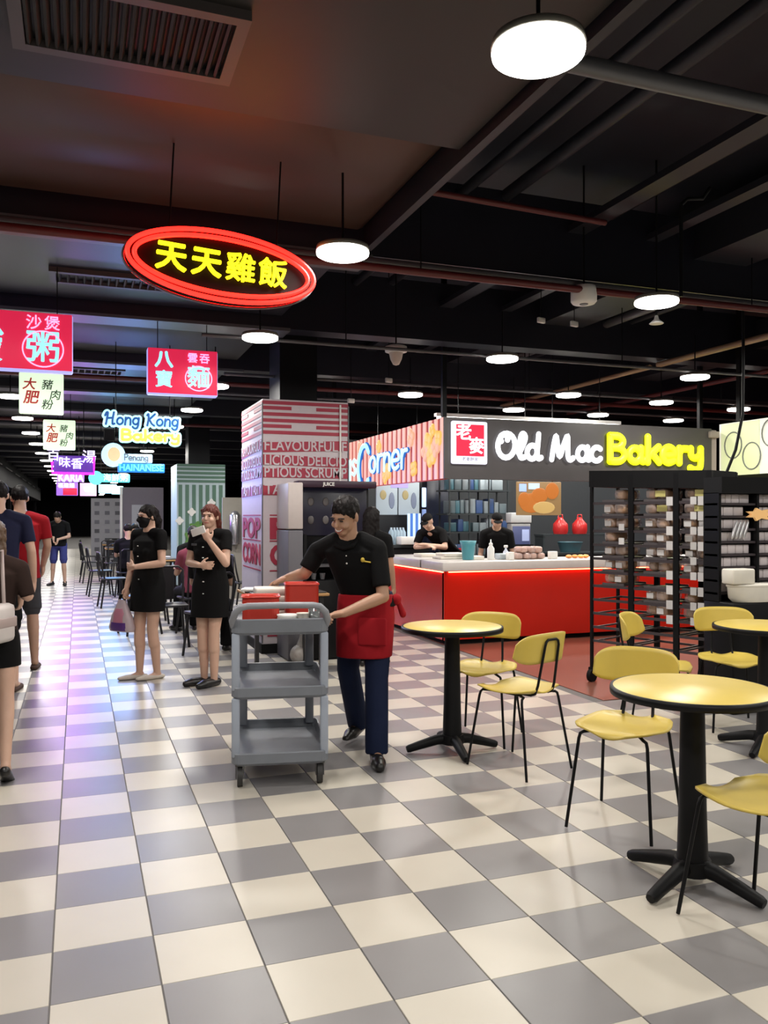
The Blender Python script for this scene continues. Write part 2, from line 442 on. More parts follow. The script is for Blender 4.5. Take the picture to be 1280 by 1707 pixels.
# ---------------------------------------------------------------- lettering
def E_(cx, cy, rx, ry, a0, a1, n=18):
    return [(cx + rx*cos(R(a0 + (a1-a0)*i/n)), cy + ry*sin(R(a0 + (a1-a0)*i/n))) for i in range(n+1)]
GL = {
 'O': (0.86, [E_(.42, .5, .36, .48, 110, 470), E_(.30, .78, .16, .15, -20, 230)]),
 'l': (0.40, [[(.10,.20),(.26,.55),(.34,.85),(.24,1.0),(.14,.85),(.12,.35),(.18,.05),(.34,.06)]]),
 'd': (0.66, [E_(.26, .27, .21, .27, 60, 380), [(.50,1.0),(.49,.6),(.48,.2),(.54,.02),(.66,.06)]]),
 'M': (1.15, [[(.06,.0),(.12,.6),(.20,.96),(.28,.6),(.40,.12),(.55,.6),(.70,.98),(.74,.5),(.78,.1),(.88,0),(1.0,.08)]]),
 'a': (0.62, [E_(.25, .27, .21, .27, 40, 370), [(.47,.55),(.46,.2),(.52,.02),(.62,.06)]]),
 'c': (0.52, [E_(.28, .27, .24, .28, 50, 320)]),
 'B': (0.74, [[(.10,0),(.10,1.0)], [(.10,1.0),(.42,.98),(.56,.78),(.42,.56),(.14,.54)], [(.14,.54),(.48,.5),(.62,.26),(.46,.02),(.10,0)]]),
 'k': (0.60, [[(.10,0),(.10,1.0)], [(.50,.62),(.14,.26)], [(.24,.36),(.52,0)]]),
 'e': (0.58, [[(.08,.30),(.48,.32),(.44,.54),(.27,.62),(.10,.50),(.05,.28),(.12,.08),(.28,0),(.46,.08)]]),
 'r': (0.46, [[(.10,.60),(.10,0)], [(.10,.36),(.20,.56),(.40,.58)]]),
 'y': (0.60, [[(.08,.60),(.10,.30),(.26,.22),(.42,.34),(.46,.60)], [(.46,.60),(.46,0),(.40,-.22),(.22,-.28),(.06,-.20)]]),
 'C': (0.78, [E_(.44, .36, .34, .62, 40, 320)]),
 'o': (0.56, [E_(.27, .29, .21, .28, 0, 360)]),
 'n': (0.58, [[(.10,.60),(.10,0)], [(.10,.36),(.24,.58),(.42,.52),(.46,.30),(.47,0)]]),
 'g': (0.58, [E_(.26, .32, .20, .27, 0, 360), [(.46,.60),(.46,.0),(.38,-.26),(.20,-.28),(.08,-.16)]]),
 's': (0.48, [[(.42,.50),(.26,.60),(.10,.48),(.22,.32),(.40,.18),(.26,0),(.06,.08)]]),
 'W': (1.0, [[(.04,.96),(.16,.3),(.26,.02),(.38,.4),(.48,.8),(.58,.4),(.70,.02),(.82,.4),(.94,.96)]]),
 'i': (0.26, [[(.12,.60),(.12,0)], [(.12,.82),(.121,.84)]]),
 'H': (0.84, [[(.02,.72),(.10,.96),(.20,.96),(.18,.5),(.14,.0)], [(.62,1.0),(.58,.5),(.60,.04),(.74,.06)], [(.16,.50),(.58,.54)]]),
 'K': (0.76, [[(.06,.86),(.16,.98),(.18,.5),(.14,0)], [(.62,.98),(.22,.48)], [(.26,.52),(.44,.18),(.64,0)]]),
 'h': (0.58, [[(.10,1.0),(.10,0)], [(.10,.36),(.24,.58),(.42,.52),(.46,.30),(.47,0)]]),
 'P': (0.66, [[(.10,0),(.10,1.0)], [(.10,1.0),(.44,.98),(.56,.74),(.42,.5),(.12,.48)]]),
 ' ': (0.40, []),
}
def smooth(pts, k=5):
    if len(pts) < 3 or len(pts) > 12: return pts
    o = []
    for i in range(len(pts)-1):
        p0 = pts[max(i-1,0)]; p1 = pts[i]; p2 = pts[i+1]; p3 = pts[min(i+2, len(pts)-1)]
        for j in range(k):
            t = j/k
            o.append(tuple(0.5*((2*p1[a]) + (-p0[a]+p2[a])*t + (2*p0[a]-5*p1[a]+4*p2[a]-p3[a])*t*t + (-p0[a]+3*p1[a]-3*p2[a]+p3[a])*t**3) for a in (0,1)))
    o.append(pts[-1]); return o
def strokes_mb(ch, h, r, sx=1.0, slant=0.0, flat=0.6):
    mb = MB(); N = Vector((0, 1, 0))
    for st in GL[ch][1]:
        p = [Vector(((x*sx + y*slant)*h, 0, y*h)) for x, y in smooth(st)]
        mb.tube(p, r, 8, flat=(N, flat))
        for q in (p[0], p[-1]): mb.ell(q, (r, r*flat, r), None, 10, 6)
    return mb
def write(parent, s, x0, x1, z0, h, r, m, y=0.0, slant=0.0, flat=0.6, drop=0.0, name='letter'):
    tot = sum(GL[c][0] for c in s); sx = (x1 - x0) / (tot * h); x = x0
    for c in s:
        if c != ' ': obj(name, strokes_mb(c, h, r, sx, slant, flat), m, parent, (x, y, z0))
        x += GL[c][0] * h * sx; z0 += drop
def text(parent, s, x, z, size, m, y=0.0, depth=0.004, offset=0.0, name='lettering', sx=1.0, shear=0.0, space=1.0):
    me = textmesh(s, size, depth, offset, shear, space=space)
    if sx != 1.0: me.transform(Matrix.Diagonal((sx, 1, 1, 1)))
    return obj(name, me, m, parent, (x, y, z))

def em(name, col, e, base=None): return mat(name, base or col, 0.4, emit=e, ecol=col, var=0)

# ---------------------------------------------------------------- the oval neon sign
p = at(373, 446, 4.62)
t = thing('neon_sign', 'oval hanging neon sign with yellow characters in a double red ring', 'sign', tuple(p), R(3.5))
t.rotation_euler = (0, R(3.0), R(3.5))
A, B = 0.525, 0.193
def ring(a, b, n=72): return [(a*cos(2*pi*i/n), b*sin(2*pi*i/n)) for i in range(n)]
redneon = em('red neon', (1.0, 0.008, 0.005), 7.5, (0.05, 0.003, 0.002))
yelneon = em('yellow neon', (0.95, 0.85, 0.01), 2.0)
mb = MB(); mb.prism(ring(A, B), 0.0, 0.05); obj('backing_plate', mb, mat('sign backing', (0.012, 0.006, 0.006), 0.6, spec=.1), t)
mb = MB(); mb.tube([(x, 0.05, z) for x, z in ring(A+.008, B+.008)], 0.007, 6, True); obj('rim', mb, greyp, t)
for a, b in ((A-0.008, B-0.008), (A-0.044, B-0.042)):
    mb = MB(); mb.tube([(x, -0.022, z) for x, z in ring(a, b)], 0.0125, 10, True); obj('neon_tube', mb, redneon, t)
for a, b in ((A-0.008, B-0.008), (A-0.044, B-0.042)):
    mb = MB(); mb.tube([(x, 0.072, z) for x, z in ring(a, b)], 0.0150, 8, True); obj('neon_tube', mb, redneon, t)
for ch, x in zip('天天雞飯', (-0.288, -0.098, 0.092, 0.277)):
    text(t, ch, x, 0.0, 0.168, yelneon, -0.014, 0.008, 0.0042 if ch == '天' else 0.0026, 'character', 1.02)
for x in (-0.3, 0.3): obj('hanger', MB().cone((x, 0.03, 0.1), (x, 0.03, 0.74), 0.005, 0.005, 6), black, t)

# ---------------------------------------------------------------- hanging box signs
signred = em('sign red', (0.66, 0.02, 0.07), 0.8); signside = em('sign side lavender', (0.42, 0.44, 0.95), 0.75)
signcyan = em('sign cyan white', (0.35, 0.90, 1.0), 0.9); signpink = em('sign pink', (0.95, 0.55, 0.9), 0.8)
signgreen = em('sign pale green', (0.70, 0.90, 0.62), 0.95); inkred = mat('ink red', (0.6, 0.05, 0.05), 0.5, emit=0.3, ecol=(0.6, 0.03, 0.04)); inkdark = mat('ink dark', (0.06, 0.10, 0.07), 0.5)
def boxsign(name, label, cat, loc, rz, w_, h_, d_, face, side, zt=3.4):
    t = thing(name, label, cat, loc, rz)
    obj('cabinet', MB().bbox((0, d_/2, 0), (w_, d_, h_), 0.015), side, t)
    obj('face_panel', MB().bbox((0, -0.004, 0.006), (w_-0.012, 0.01, h_-0.016), 0.004), face, t)
    for sx in (-.35, .35): obj('hanger', MB().cone((sx*w_, d_/2, h_/2), (sx*w_, d_/2, zt - loc[2]), 0.004, 0.004, 6), black, t)
    return t
p = at(108, 573, 6.6); W1 = 0.66; c = p + Vector((-W1/2, 0, 0))
def red_sign(label, c, W_, H_, small2, big):
    t = boxsign('box_sign', label, 'sign', tuple(c), 0, W_, H_, 0.10, signred, signside)
    text(t, '八', -W_*.27, H_*.24, 0.17*W_/.66, signcyan, -0.014, 0.004, 0.007, 'character')
    text(t, '寶', -W_*.27, -H_*.19, 0.17*W_/.66, signcyan, -0.014, 0.004, 0.003, 'character')
    text(t, small2, W_*.22, H_*.31, 0.10*W_/.66, signpink, -0.014, 0.004, 0.001, 'character', space=1.25)
    text(t, big, W_*.22, -H_*.12, 0.22*W_/.66, signcyan, -0.014, 0.004, 0.004, 'character')
    mb = MB(); mb.tube([(W_*.22 + .125*W_/.66*cos(2*pi*i/40), -0.016, -H_*.12 + .118*W_/.66*sin(2*pi*i/40)) for i in range(40)], 0.006, 6, True); obj('ring', mb, signpink, t)
red_sign('larger red box sign with cyan characters, cut by the left edge', c, 0.78, 0.46, '沙煲', '粥')
p = at(305, 621, 8.0)
red_sign('smaller red box sign with cyan characters, right of the other red one', p, 0.66, 0.44, '雲吞', '麵')
def green_sign(label, u, v, Z, s):
    t = boxsign('box_sign', label, 'sign', tuple(at(u, v, Z)), 0, s, s, 0.05, signgreen, signgreen)
    text(t, '大', -s*.28, s*.20, s*.30, inkred, -0.012, 0.003, 0.003, 'character', shear=0.2)
    text(t, '肥', -s*.24, -s*.12, s*.34, inkred, -0.012, 0.003, 0.004, 'character', shear=0.2)
    for ch, x, z in (('豬', .12, .20), ('肉', .30, -.04), ('粉', .12, -.28)):
        text(t, ch, s*x, s*z, s*.26, inkdark, -0.012, 0.003, 0.001, 'character', shear=0.2)
green_sign('larger pale green square sign with red and dark characters, under the big red sign', 69, 656, 9.2, 0.455)
green_sign('smaller pale green square sign, farther down the left side', 99, 725, 13.0, 0.465)

# far lettered signs
blueink = em('blue ink', (0.03, 0.12, 0.40), 0.5); cyanback = em('cyan glow', (0.45, 0.95, 1.0), 1.2); yel2 = em('yellow letter', (0.85, 0.9, 0.1), 1.1)
p = at(239, 712, 9.6)
t = thing('lit_sign', 'hanging lit sign with blue script over yellow bakery letters on cyan outlines', 'sign', tuple(p))
write(t, 'Hong Kong', -0.43, 0.40, 0.02, 0.135, 0.036, cyanback, 0.02, 0.1, 0.4, name='letter_outline')
write(t, 'Hong Kong', -0.43, 0.40, 0.02, 0.135, 0.0125, blueink, -0.008, 0.1, 0.8)
write(t, 'Bakery', -0.25, 0.42, -0.15, 0.115, 0.036, cyanback, 0.02, 0.0, 0.4, name='letter_outline')
write(t, 'Bakery', -0.25, 0.42, -0.15, 0.115, 0.018, yel2, -0.01, 0.0, 0.8)
obj('logo_square', MB().bbox((-0.37, 0.0, -0.10), (0.12, 0.03, 0.13), 0.01), blackm, t)
obj('frame', MB().box((0, 0.05, 0.0), (0.80, 0.02, 0.02)).box((0, 0.05, -0.1), (0.70, 0.02, 0.02)).box((-.3, 0.05, -.05), (0.02, 0.02, 0.12)).box((.3, 0.05, -.05), (0.02, 0.02, 0.12)), black, t)
for sx in (-.3, .3): obj('hanger', MB().cone((sx, 0.05, 0), (sx, 0.05, 1.03), 0.005, 0.005, 6), black, t)

cyan2 = em('cyan panel', (0.12, 0.75, 0.85), 0.9); blue3 = em('blue panel', (0.02, 0.22, 0.75), 0.9); paleb = em('pale blue', (0.45, 0.75, 0.95), 0.9)
magenta = em('magenta neon', (0.95, 0.02, 0.85), 1.6); purple = em('purple panel', (0.35, 0.15, 0.75), 0.8); lilac = em('lilac', (0.75, 0.65, 1.0), 1.2)
def hang(t, w_, top):
    top = 3.47 - t.location.z
    for sx in (-.3, .3): obj('hanger', MB().cone((sx*w_, 0.04, 0), (sx*w_, 0.04, top), 0.006, 0.006, 6), black, t)
p = at(215, 762, 14.0)
t = thing('lit_sign', 'far hanging sign with a round chef badge and blue capital letters', 'sign', tuple(p))
obj('badge', MB().prism(ring(0.19, 0.20, 24), 0, 0.05, Matrix.Translation((-0.25, 0, 0.03))), paleb, t)
obj('badge_picture', MB().prism(ring(0.10, 0.12, 20), -0.02, 0.0, Matrix.Translation((-0.24, 0, 0.04))), mat('badge picture', (0.7, 0.5, 0.3), 0.5, emit=.5, ecol=(.8, .7, .4)), t)
obj('script_panel', MB().bbox((0.12, 0.02, -0.02), (0.52, 0.04, 0.15), 0.02), paleb, t)
write(t, 'Penang', -0.08, 0.32, -0.05, 0.10, 0.010, mat('grey ink', (.2, .25, .35), .5), -0.004)
obj('name_panel', MB().bbox((0.20, 0.02, -0.18), (0.76, 0.04, 0.15), 0.01), blue3, t)
text(t, 'HAINANESE', 0.2, -0.18, 0.15, cyan2, -0.006, 0.004, 0.004, sx=.9)
hang(t, 0.8, 0.75)
p = at(118, 772, 14.5)
t = thing('lit_sign', 'far purple sign with lilac characters and a magenta tube along its edge', 'sign', tuple(p))
obj('panel', MB().bbox((0.05, 0.02, -0.02), (0.66, 0.05, 0.30), 0.01), em('deep violet', (0.10, 0.03, 0.30), 0.5), t)
for ch, x, z, s_ in (('百', -.28, .12, .22), ('味', -.1, .0, .2), ('香', .1, -.02, .2), ('湯', .3, .1, .24)):
    text(t, ch, x, z, s_, lilac, -0.02, 0.006, 0.003, 'character')
mb = MB(); mb.tube([(-.30, -0.02, .02), (-.30, -0.02, -.18), (.38, -0.02, -.18), (.38, -.02, .12)], 0.022, 8); obj('neon_tube', mb, magenta, t)
hang(t, 0.7, 0.7)
p = at(118, 797, 16.5)
t = thing('lit_sign', 'far small sign of white capital letters under the purple sign', 'sign', tuple(p))
text(t, 'KARIA', 0, 0, 0.22, lilac, -0.006, 0.01, 0.008, sx=.75); obj('panel', MB().bbox((0, .03, 0), (0.5, 0.04, 0.14), .01), purple, t); hang(t, 0.5, 0.85)
p = at(112, 815, 19.0)
t = thing('lit_sign', 'far violet and red box sign with a violet band, below the others on the left', 'sign', tuple(p))
obj('cabinet', MB().bbox((0, 0.03, 0), (0.46, 0.06, 0.30), 0.01), purple, t); obj('red_panel', MB().bbox((0.06, -0.006, -0.06), (0.30, 0.012, 0.16), 0.004), signred, t)
text(t, '福建麵', -0.02, 0.07, 0.12, lilac, -0.008, 0.003, 0.003); hang(t, 0.4, 0.8)
p = at(147, 816, 19.3)
t = thing('lit_sign', 'far pink box sign with a white bowl shape, beside the violet one', 'sign', tuple(p))
obj('cabinet', MB().bbox((0, 0.03, 0), (0.36, 0.06, 0.30), 0.01), signpink, t); obj('bowl_picture', MB().prism([(-.1, .04), (.1, .04), (.07, -.05), (-.07, -.05)], -.012, 0.0), cyanback, t); hang(t, 0.3, 0.8)
p = at(184, 797, 17.0)
t = thing('lit_sign', 'far turquoise sign with a disc at its left end', 'sign', tuple(p))
obj('disc', MB().prism(ring(0.14, 0.14, 24), 0, 0.05, Matrix.Translation((-0.28, 0, 0))), cyan2, t); obj('panel', MB().bbox((0.08, 0.03, 0), (0.60, 0.05, 0.17), 0.02), cyan2, t)
text(t, '海鮮粥', 0.1, 0, 0.16, cyanback, -0.006, 0.004, 0.004); hang(t, 0.6, 0.9)
p = at(184, 815, 20.0)
t = thing('lit_sign', 'far pale blue rounded sign, lowest of the signs on the right', 'sign', tuple(p))
obj('panel', MB().bbox((-0.06, 0.03, 0), (0.42, 0.05, 0.22), 0.08), paleb, t); obj('panel', MB().bbox((0.16, 0.01, -0.03), (0.28, 0.05, 0.2), 0.08), cyanback, t); hang(t, 0.3, 0.9)

# ---------------------------------------------------------------- columns
cw = mat('column white', (0.56, 0.50, 0.53), 0.45); cr = mat('column red', (0.36, 0.03, 0.06), 0.45); cblk = blackm
def column(label, x, y, w_, d_, top, m):
    t = thing('column', label, 'column', (x, y, 0))
    obj('shaft', MB().box((w_/2, d_/2, (top+.1)/2), (w_, d_, top-.1)), m, t)
    obj('plinth', MB().box((w_/2, d_/2, 0.05), (w_+.03, d_+.03, 0.1)), cblk, t)
    obj('upper_shaft', MB().box((w_/2, d_/2, (top+4.15)/2), (w_*.45, d_*.45, 4.15-top)), black, t)
    return t
t = column('square column clad in red and white popcorn stripes and lettering', 1.80, 8.59, 0.93, 1.16, 2.65, cw)
Mside = Matrix(((0, 0, 0), (0, 0, 0), (0, 0, 0)))
def front(mb_fn, name, m):   # art of the front face
    return obj(name, mb_fn, m, t)
def stripe(x0, x1, z, h, side=False, tilt=0.0):
    mb = MB()
    zz = [(x0, z - h/2), (x1, z - h/2 + tilt), (x1, z + h/2 + tilt), (x0, z + h/2)]
    if side: mb.prism(zz, -0.005, 0.0, Matrix.Rotation(R(-90), 3, 'Z')); mb.v = [(v[0], v[1] + 1.16, v[2]) for v in mb.v]
    else: mb.prism(zz, -0.005, 0.0)
    return mb
for side in (False, True):
    L = 1.16 if side else 0.93
    for i, z in enumerate((2.615, 2.56, 2.495, 2.43, 2.37, 2.305)):
        if i in (1, 4):
            obj('stripe', stripe(0.0, L*.33, z, 0.036, side), cr, t); obj('stripe', stripe(L*.62, L, z, 0.036, side), cr, t)
        else: obj('stripe', stripe(0.0, L, z, 0.036, side), cr, t)
    for z, s, tl in ((2.145, 'FLAVOURFUL F', 0.04), (2.02, 'LICIOUS DELICIO', -0.02), (1.885, 'PTIOUS SCRUMP', 0.0), (1.70, 'TASTY TASTY', 0.01)):
        obj('band', stripe(0.0, L, z, 0.105, side, tl), cr, t)
        me = textmesh(s, 0.15, 0.002, 0.002); xs = [v.co.x for v in me.vertices]; k = (L*.96)/(max(xs)-min(xs))
        me.transform(Matrix.Translation((L/2 - k*(max(xs)+min(xs))/2, -0.008, z + tl/2)) @ Matrix.Diagonal((k, 1, 1, 1)))
        if side: me.transform(Matrix.Translation((0, 1.16, 0)) @ Matrix.Rotation(R(-90), 4, 'Z'))
        obj('lettering', me, cw, t)
    for z in (1.44, 1.17, 0.86):
        obj('stripe', stripe(L*.08, L*.92, z, 0.012, side), cr, t)
    for z, s in ((1.29, 'POP'), (1.01, 'CORN')):
        me = textmesh(s, 0.30, 0.003, 0.010); xs = [v.co.x for v in me.vertices]; k = (L*.84)/(max(xs)-min(xs))
        me.transform(Matrix.Translation((L/2 - k*(max(xs)+min(xs))/2, -0.006, z)) @ Matrix.Diagonal((k, 1, 1, 1)))
        if side: me.transform(Matrix.Translation((0, 1.16, 0)) @ Matrix.Rotation(R(-90), 4, 'Z'))
        obj('lettering', me, cr, t)
    obj('stripe', stripe(0.05, L-.05, 0.2, 0.05, side), cr, t)
obj('corner_trim', MB().box((-0.003, -0.003, 1.36), (0.012, 0.012, 2.5)).box((0.933, -0.003, 1.36), (0.012, 0.012, 2.5)), greyp, t)
obj('cable_duct', MB().box((0.84, -0.012, 2.14), (0.016, 0.014, 0.96)), white, t)

cg = mat('column green', (0.08, 0.17, 0.12), 0.5); cpale = mat('column pale', (0.42, 0.52, 0.55), 0.5)
t = column('far square column with green and pale vertical stripes and leaf cut-outs', 1.80, 16.6, 0.93, 1.1, 2.45, cpale)
for i in range(7): obj('stripe', MB().prism([(0.03+.13*i, .15), (0.10+.13*i, .15), (0.10+.13*i, 2.05), (0.03+.13*i, 2.05)], -.008, 0), cg, t)
for z in (2.12, 2.2, 2.28, 2.36, 2.43): obj('stripe', MB().prism([(0, z-.025), (.93, z-.025), (.93, z+.025), (0, z+.025)], -.008, 0), cg, t)
leafm = mat('leaf green', (0.10, 0.24, 0.05), 0.5)
for i, (x, z, r_) in enumerate(((.30, 1.0, .15), (.44, 1.12, .16), (.60, 1.2, .15), (.36, 1.2, .12), (.55, 1.02, .13), (.72, 1.26, .12))):
    pts = [(x + r_*(1+.25*cos(5*a))*cos(a), z + r_*(1+.25*cos(5*a))*sin(a)) for a in [2*pi*k/30 for k in range(30)]]
    obj('leaf_panel', MB().prism(pts, -0.03 - .003*i, -0.012), leafm, t)
for x, z in ((.28, 1.52), (.66, 1.7), (.25, .75), (.05, 1.35)):
    obj('flower_panel', MB().prism([(x + .07*(1+.2*cos(4*a))*cos(a), z + .07*(1+.2*cos(4*a))*sin(a)) for a in [2*pi*k/24 for k in range(24)]], -0.02, -0.01), white, t)

# ---------------------------------------------------------------- self-service kiosk in front of the column
t = thing('drinks_kiosk', 'tall black drinks kiosk with a menu screen, in front of the striped column', 'kiosk', (1.95, 8.0, 0))
obj('cabinet', MB().bbox((0.54, 0.26, 0.40), (0.80, 0.50, 0.78), 0.01).bbox((0.54, 0.44, 1.27), (0.80, 0.14, 1.0), 0.01).box((0.155, 0.26, 1.0), (0.03, 0.5, 0.5)), black, t)
obj('side_locker', MB().bbox((0.055, 0.25, 0.65), (0.15, 0.5, 1.28), 0.01), mat('locker grey', (0.115, 0.11, 0.125), 0.5), t)
obj('side_panel', MB().bbox((0.055, 0.25, 1.53), (0.15, 0.5, 0.46), 0.012), mat('panel cream', (0.5, 0.44, 0.42), 0.4), t)
obj('screen', MB().bbox((0.54, 0.36, 1.48), (0.74, 0.02, 0.5), 0.005), mat('kiosk screen', (0.012, 0.011, 0.02), 0.3, emit=0.10, ecol=(0.02, 0.018, 0.05)), t)
dim = mat('menu picture', (0.10, 0.09, 0.09), 0.4)
for j in range(2):
    for i in range(4): obj('menu_picture', MB().ell((0.30 + .16*i, 0.345, 1.58 - .19*j), (0.035, 0.006, 0.045), None, 10, 6), dim, t)
obj('header', MB().bbox((0.55, 0.30, 1.755), (0.84, 0.2, 0.07), 0.01), mat('kiosk header', (0.03, 0.01, 0.025), 0.4), t)
text(t, 'JUICE', 0.45, 1.755, 0.05, white, 0.195, 0.002, 0.001)
for i in range(3): obj('dispenser', MB().lathe([(0.02, 1.16), (0.05, 1.12), (0.045, 1.0), (0.02, 0.99)], (0.32 + .15*i, 0.24, 0), 14), mat('steel', (0.4, 0.4, 0.42), 0.25, metal=.8), t)
obj('shelf', MB().box((0.54, 0.2, 0.93), (0.6, 0.26, 0.02)), greyp, t)
for i in range(2): obj('spout', MB().cone((0.25 + .09*i, 0.05, 0.86), (0.25+.09*i, 0.05, 0.80), 0.03, 0.02), greyp, t)
# ---------------------------------------------------------------- bakery stall
CX, CY = 3.785, 8.42
redc = mat('red counter', (0.50, 0.014, 0.006), 0.22, var=0.1, scale=2); slabm = mat('counter slab', (0.62, 0.58, 0.55), 0.3)
t = thing('bakery_counter', 'long glossy red bakery counter with a thick off-white top', 'counter', (CX, CY, 0))
obj('front_panel', MB().box((1.9, 0.03, 0.44), (3.8, 0.04, 0.76)), redc, t)
obj('side_panel', MB().box((0.02, 0.95, 0.44), (0.04, 1.9, 0.76)), redc, t)
obj('plinth', MB().box((1.9, 0.10, 0.03), (3.6, 0.06, 0.06)).box((0.1, 0.95, 0.03), (0.06, 1.8, 0.06)), blackm, t)
obj('worktop', MB().bbox((1.9, 0.30, 0.873), (3.86, 0.66, 0.105), 0.012).bbox((0.20, 1.25, 0.873), (0.46, 1.35, 0.105), 0.012), slabm, t)
obj('light_strip', MB().box((1.9, -0.012, 0.812), (3.7, 0.012, 0.008)).box((-0.012, 0.95, 0.812), (0.012, 1.9, 0.008)), em('red strip', (1, .16, .07), 12), t)
obj('inner_panel', MB().box((1.9, 0.58, 0.42), (3.6, 0.02, 0.78)).box((0.40, 1.25, 0.42), (0.02, 1.3, 0.78)), blackm, t)

fasc = mat('fascia dark', (0.075, 0.068, 0.07), 0.4, var=0.15, scale=4)
t = thing('bakery_fascia', 'dark bakery fascia with white script, yellow lettering and a square red logo', 'sign', (CX, CY, 0))
obj('board', MB().box((1.83, 0.06, 2.185), (3.66, 0.12, 0.68)), fasc, t)
whl = em('white letter', (0.93, 0.96, 1.0), 1.15); yll = em('yellow letter lit', (0.88, 0.95, 0.0), 1.25, (0.8, 0.85, 0.05))
write(t, 'Old Mac', 0.62, 2.02, 2.085, 0.285, 0.033, whl, -0.03, 0.06, 0.6)
write(t, 'Bakery', 2.10, 3.52, 2.085, 0.30, 0.046, yll, -0.03, 0.0, 0.6)
obj('logo_panel', MB().bbox((0.295, -0.02, 2.245), (0.44, 0.05, 0.475), 0.02), em('logo white', (0.80, 0.80, 0.95), 0.85), t)
obj('logo_square', MB().box((0.295, -0.048, 2.27), (0.34, 0.006, 0.35)), em('logo red', (0.65, 0.01, 0.04), 0.8), t)
text(t, '老', 0.215, 2.35, 0.19, whl, -0.054, 0.003, 0.004, 'character'); text(t, '麥', 0.37, 2.20, 0.19, whl, -0.054, 0.003, 0.004, 'character')
text(t, '老麥餅家', 0.295, 2.06, 0.05, mat('small ink', (.15, .15, .2), .5), -0.048, 0.001, 0.0)
for sx in (.06, 3.6): obj('support_post', MB().box((sx, 0.14, 3.34), (0.05, 0.05, 1.64)), black, t)
obj('corner_post', MB().bbox((3.70, 0.05, 1.96), (0.09, 0.09, 1.1), 0.01).bbox((3.68, 0.0, 2.45), (0.14, 0.08, 0.08), 0.01), mat('beige post', (0.42, 0.36, 0.33), 0.5), t)

t = thing('snack_fascia', 'red and white striped lit fascia with popcorn pictures and white script', 'sign', (CX, CY, 0), R(90))
# local x runs along the aisle, local -y faces ... the aisle side is +y
st_w = em('stripe pale lit', (1.0, 0.50, 0.42), 0.82, (.12,.08,.07)); st_r = em('stripe red lit', (0.42, 0.018, 0.015), 0.75, (.06,.008,.006))
obj('board', MB().box((2.36, -0.06, 2.185), (4.46, 0.10, 0.68)), st_r, t)
for i in range(28): obj('stripe', MB().box((0.06 + .165*i, -0.003, 2.185), (0.075, 0.016, 0.675)), st_w, t)
pop = em('popcorn', (1.0, 0.58, 0.12), 0.8, (.1,.07,.03)); pop2 = em('popcorn pale', (1.0, 0.50, 0.30), 0.75, (.1,.06,.04))
for i, (x, z, s_) in enumerate(((.22, 2.20, .13), (.42, 2.28, .12), (.34, 2.12, .14), (.5, 2.18, .12), (.14, 2.3, .1), (.3, 2.40, .08), (.95, 2.38, .11), (1.75, 2.02, .12), (1.85, 1.95, .1), (2.9, 2.4, .1), (.86, 2.0, .10), (2.1, 2.36, .09))):
    mb = MB()
    for k in range(4): mb.ell((x + s_*.5*cos(k*1.6+i), 0.012, z + s_*.5*sin(k*1.6+i)), (s_*.62, 0.012, s_*.55), None, 10, 6)
    obj('popcorn_picture', mb, pop if i % 3 else pop2, t)
blu = em('blue letter side', (0.02, 0.14, 0.5), 0.7); cyw = em('cyan white letter', (0.60, 0.92, 1.0), 1.0, (.2,.25,.3))
# the script is read from the aisle, so it runs toward the viewer
def wr(s, x0, x1, z0, h, r, m, y, nm='letter', drop=0.0):
    h0 = bpy.data.objects.new('script', None); COL.objects.link(h0); h0.parent = t; h0.rotation_euler.z = R(180); h0.location = (0, 0, 0)
    tot = sum(GL[c][0] for c in s); sx = (x1 - x0)/(tot*h); x = x0
    for c in s:
        if c != ' ':
            mb = strokes_mb(c, h, r, sx, 0.05, 0.6)
            mb.v = [(-(v[0] + x), -(v[1] - y), v[2] + z0) for v in mb.v]
            obj(nm, mb, m, t)
        x += GL[c][0]*h*sx
    bpy.data.objects.remove(h0)
wr('orner', -2.45, -1.02, 2.03, 0.36, 0.025, cyw, 0.03)
wr('C', -2.98, -2.42, 1.95, 0.48, 0.036, em('light blue letter', (.30, .70, 1.0), 1.2), 0.03)
wr('Wings', -4.45, -2.99, 2.03, 0.36, 0.025, cyw, 0.03)
wr('orner', -2.45, -1.02, 2.03, 0.36, 0.036, blu, 0.006, 'letter_side')
wr('C', -2.98, -2.42, 1.95, 0.48, 0.05, blu, 0.006, 'letter_side')
obj('support_post', MB().box((4.4, -0.06, 3.34), (0.05, 0.05, 1.64)), black, t)

# back of the stall
shelfm = mat('kitchen shelf', (0.05, 0.06, 0.065), 0.35, metal=.4)
o = tag(obj('stall_wall', MB().box((6.4, 12.2, 1.3), (6.6, 0.1, 2.6)), mat('stall back wall', (0.035, 0.04, 0.045), 0.4)), 'dark back wall of the bakery kitchen', 'wall')
pk = [mat('pack %s' % n, c, .35, objvar=.25) for n, c in (('blue', (.04, .08, .20)), ('white', (.26, .31, .34)), ('steel', (.12, .16, .18)), ('teal', (.05, .12, .15)), ('cream', (.5, .46, .35)))]
t = thing('kitchen_rack', 'black kitchen shelving stacked with blue and white packs behind the counter', 'shelving', tuple(at(745, 862, 11.9)[:2]) + (0,))
for i in range(4): obj('post', MB().box((.04 + .26*i*1.2, 0, 1.05), (0.02, 0.02, 2.1)).box((.04 + .26*i*1.2, .35, 1.05), (0.02, 0.02, 2.1)), shelfm, t)
for z in (0.5, 0.86, 1.20, 1.46, 1.80): obj('shelf', MB().box((.5, .17, z), (1.02, .38, .02)), shelfm, t)
base = t.location.copy()
n = 0
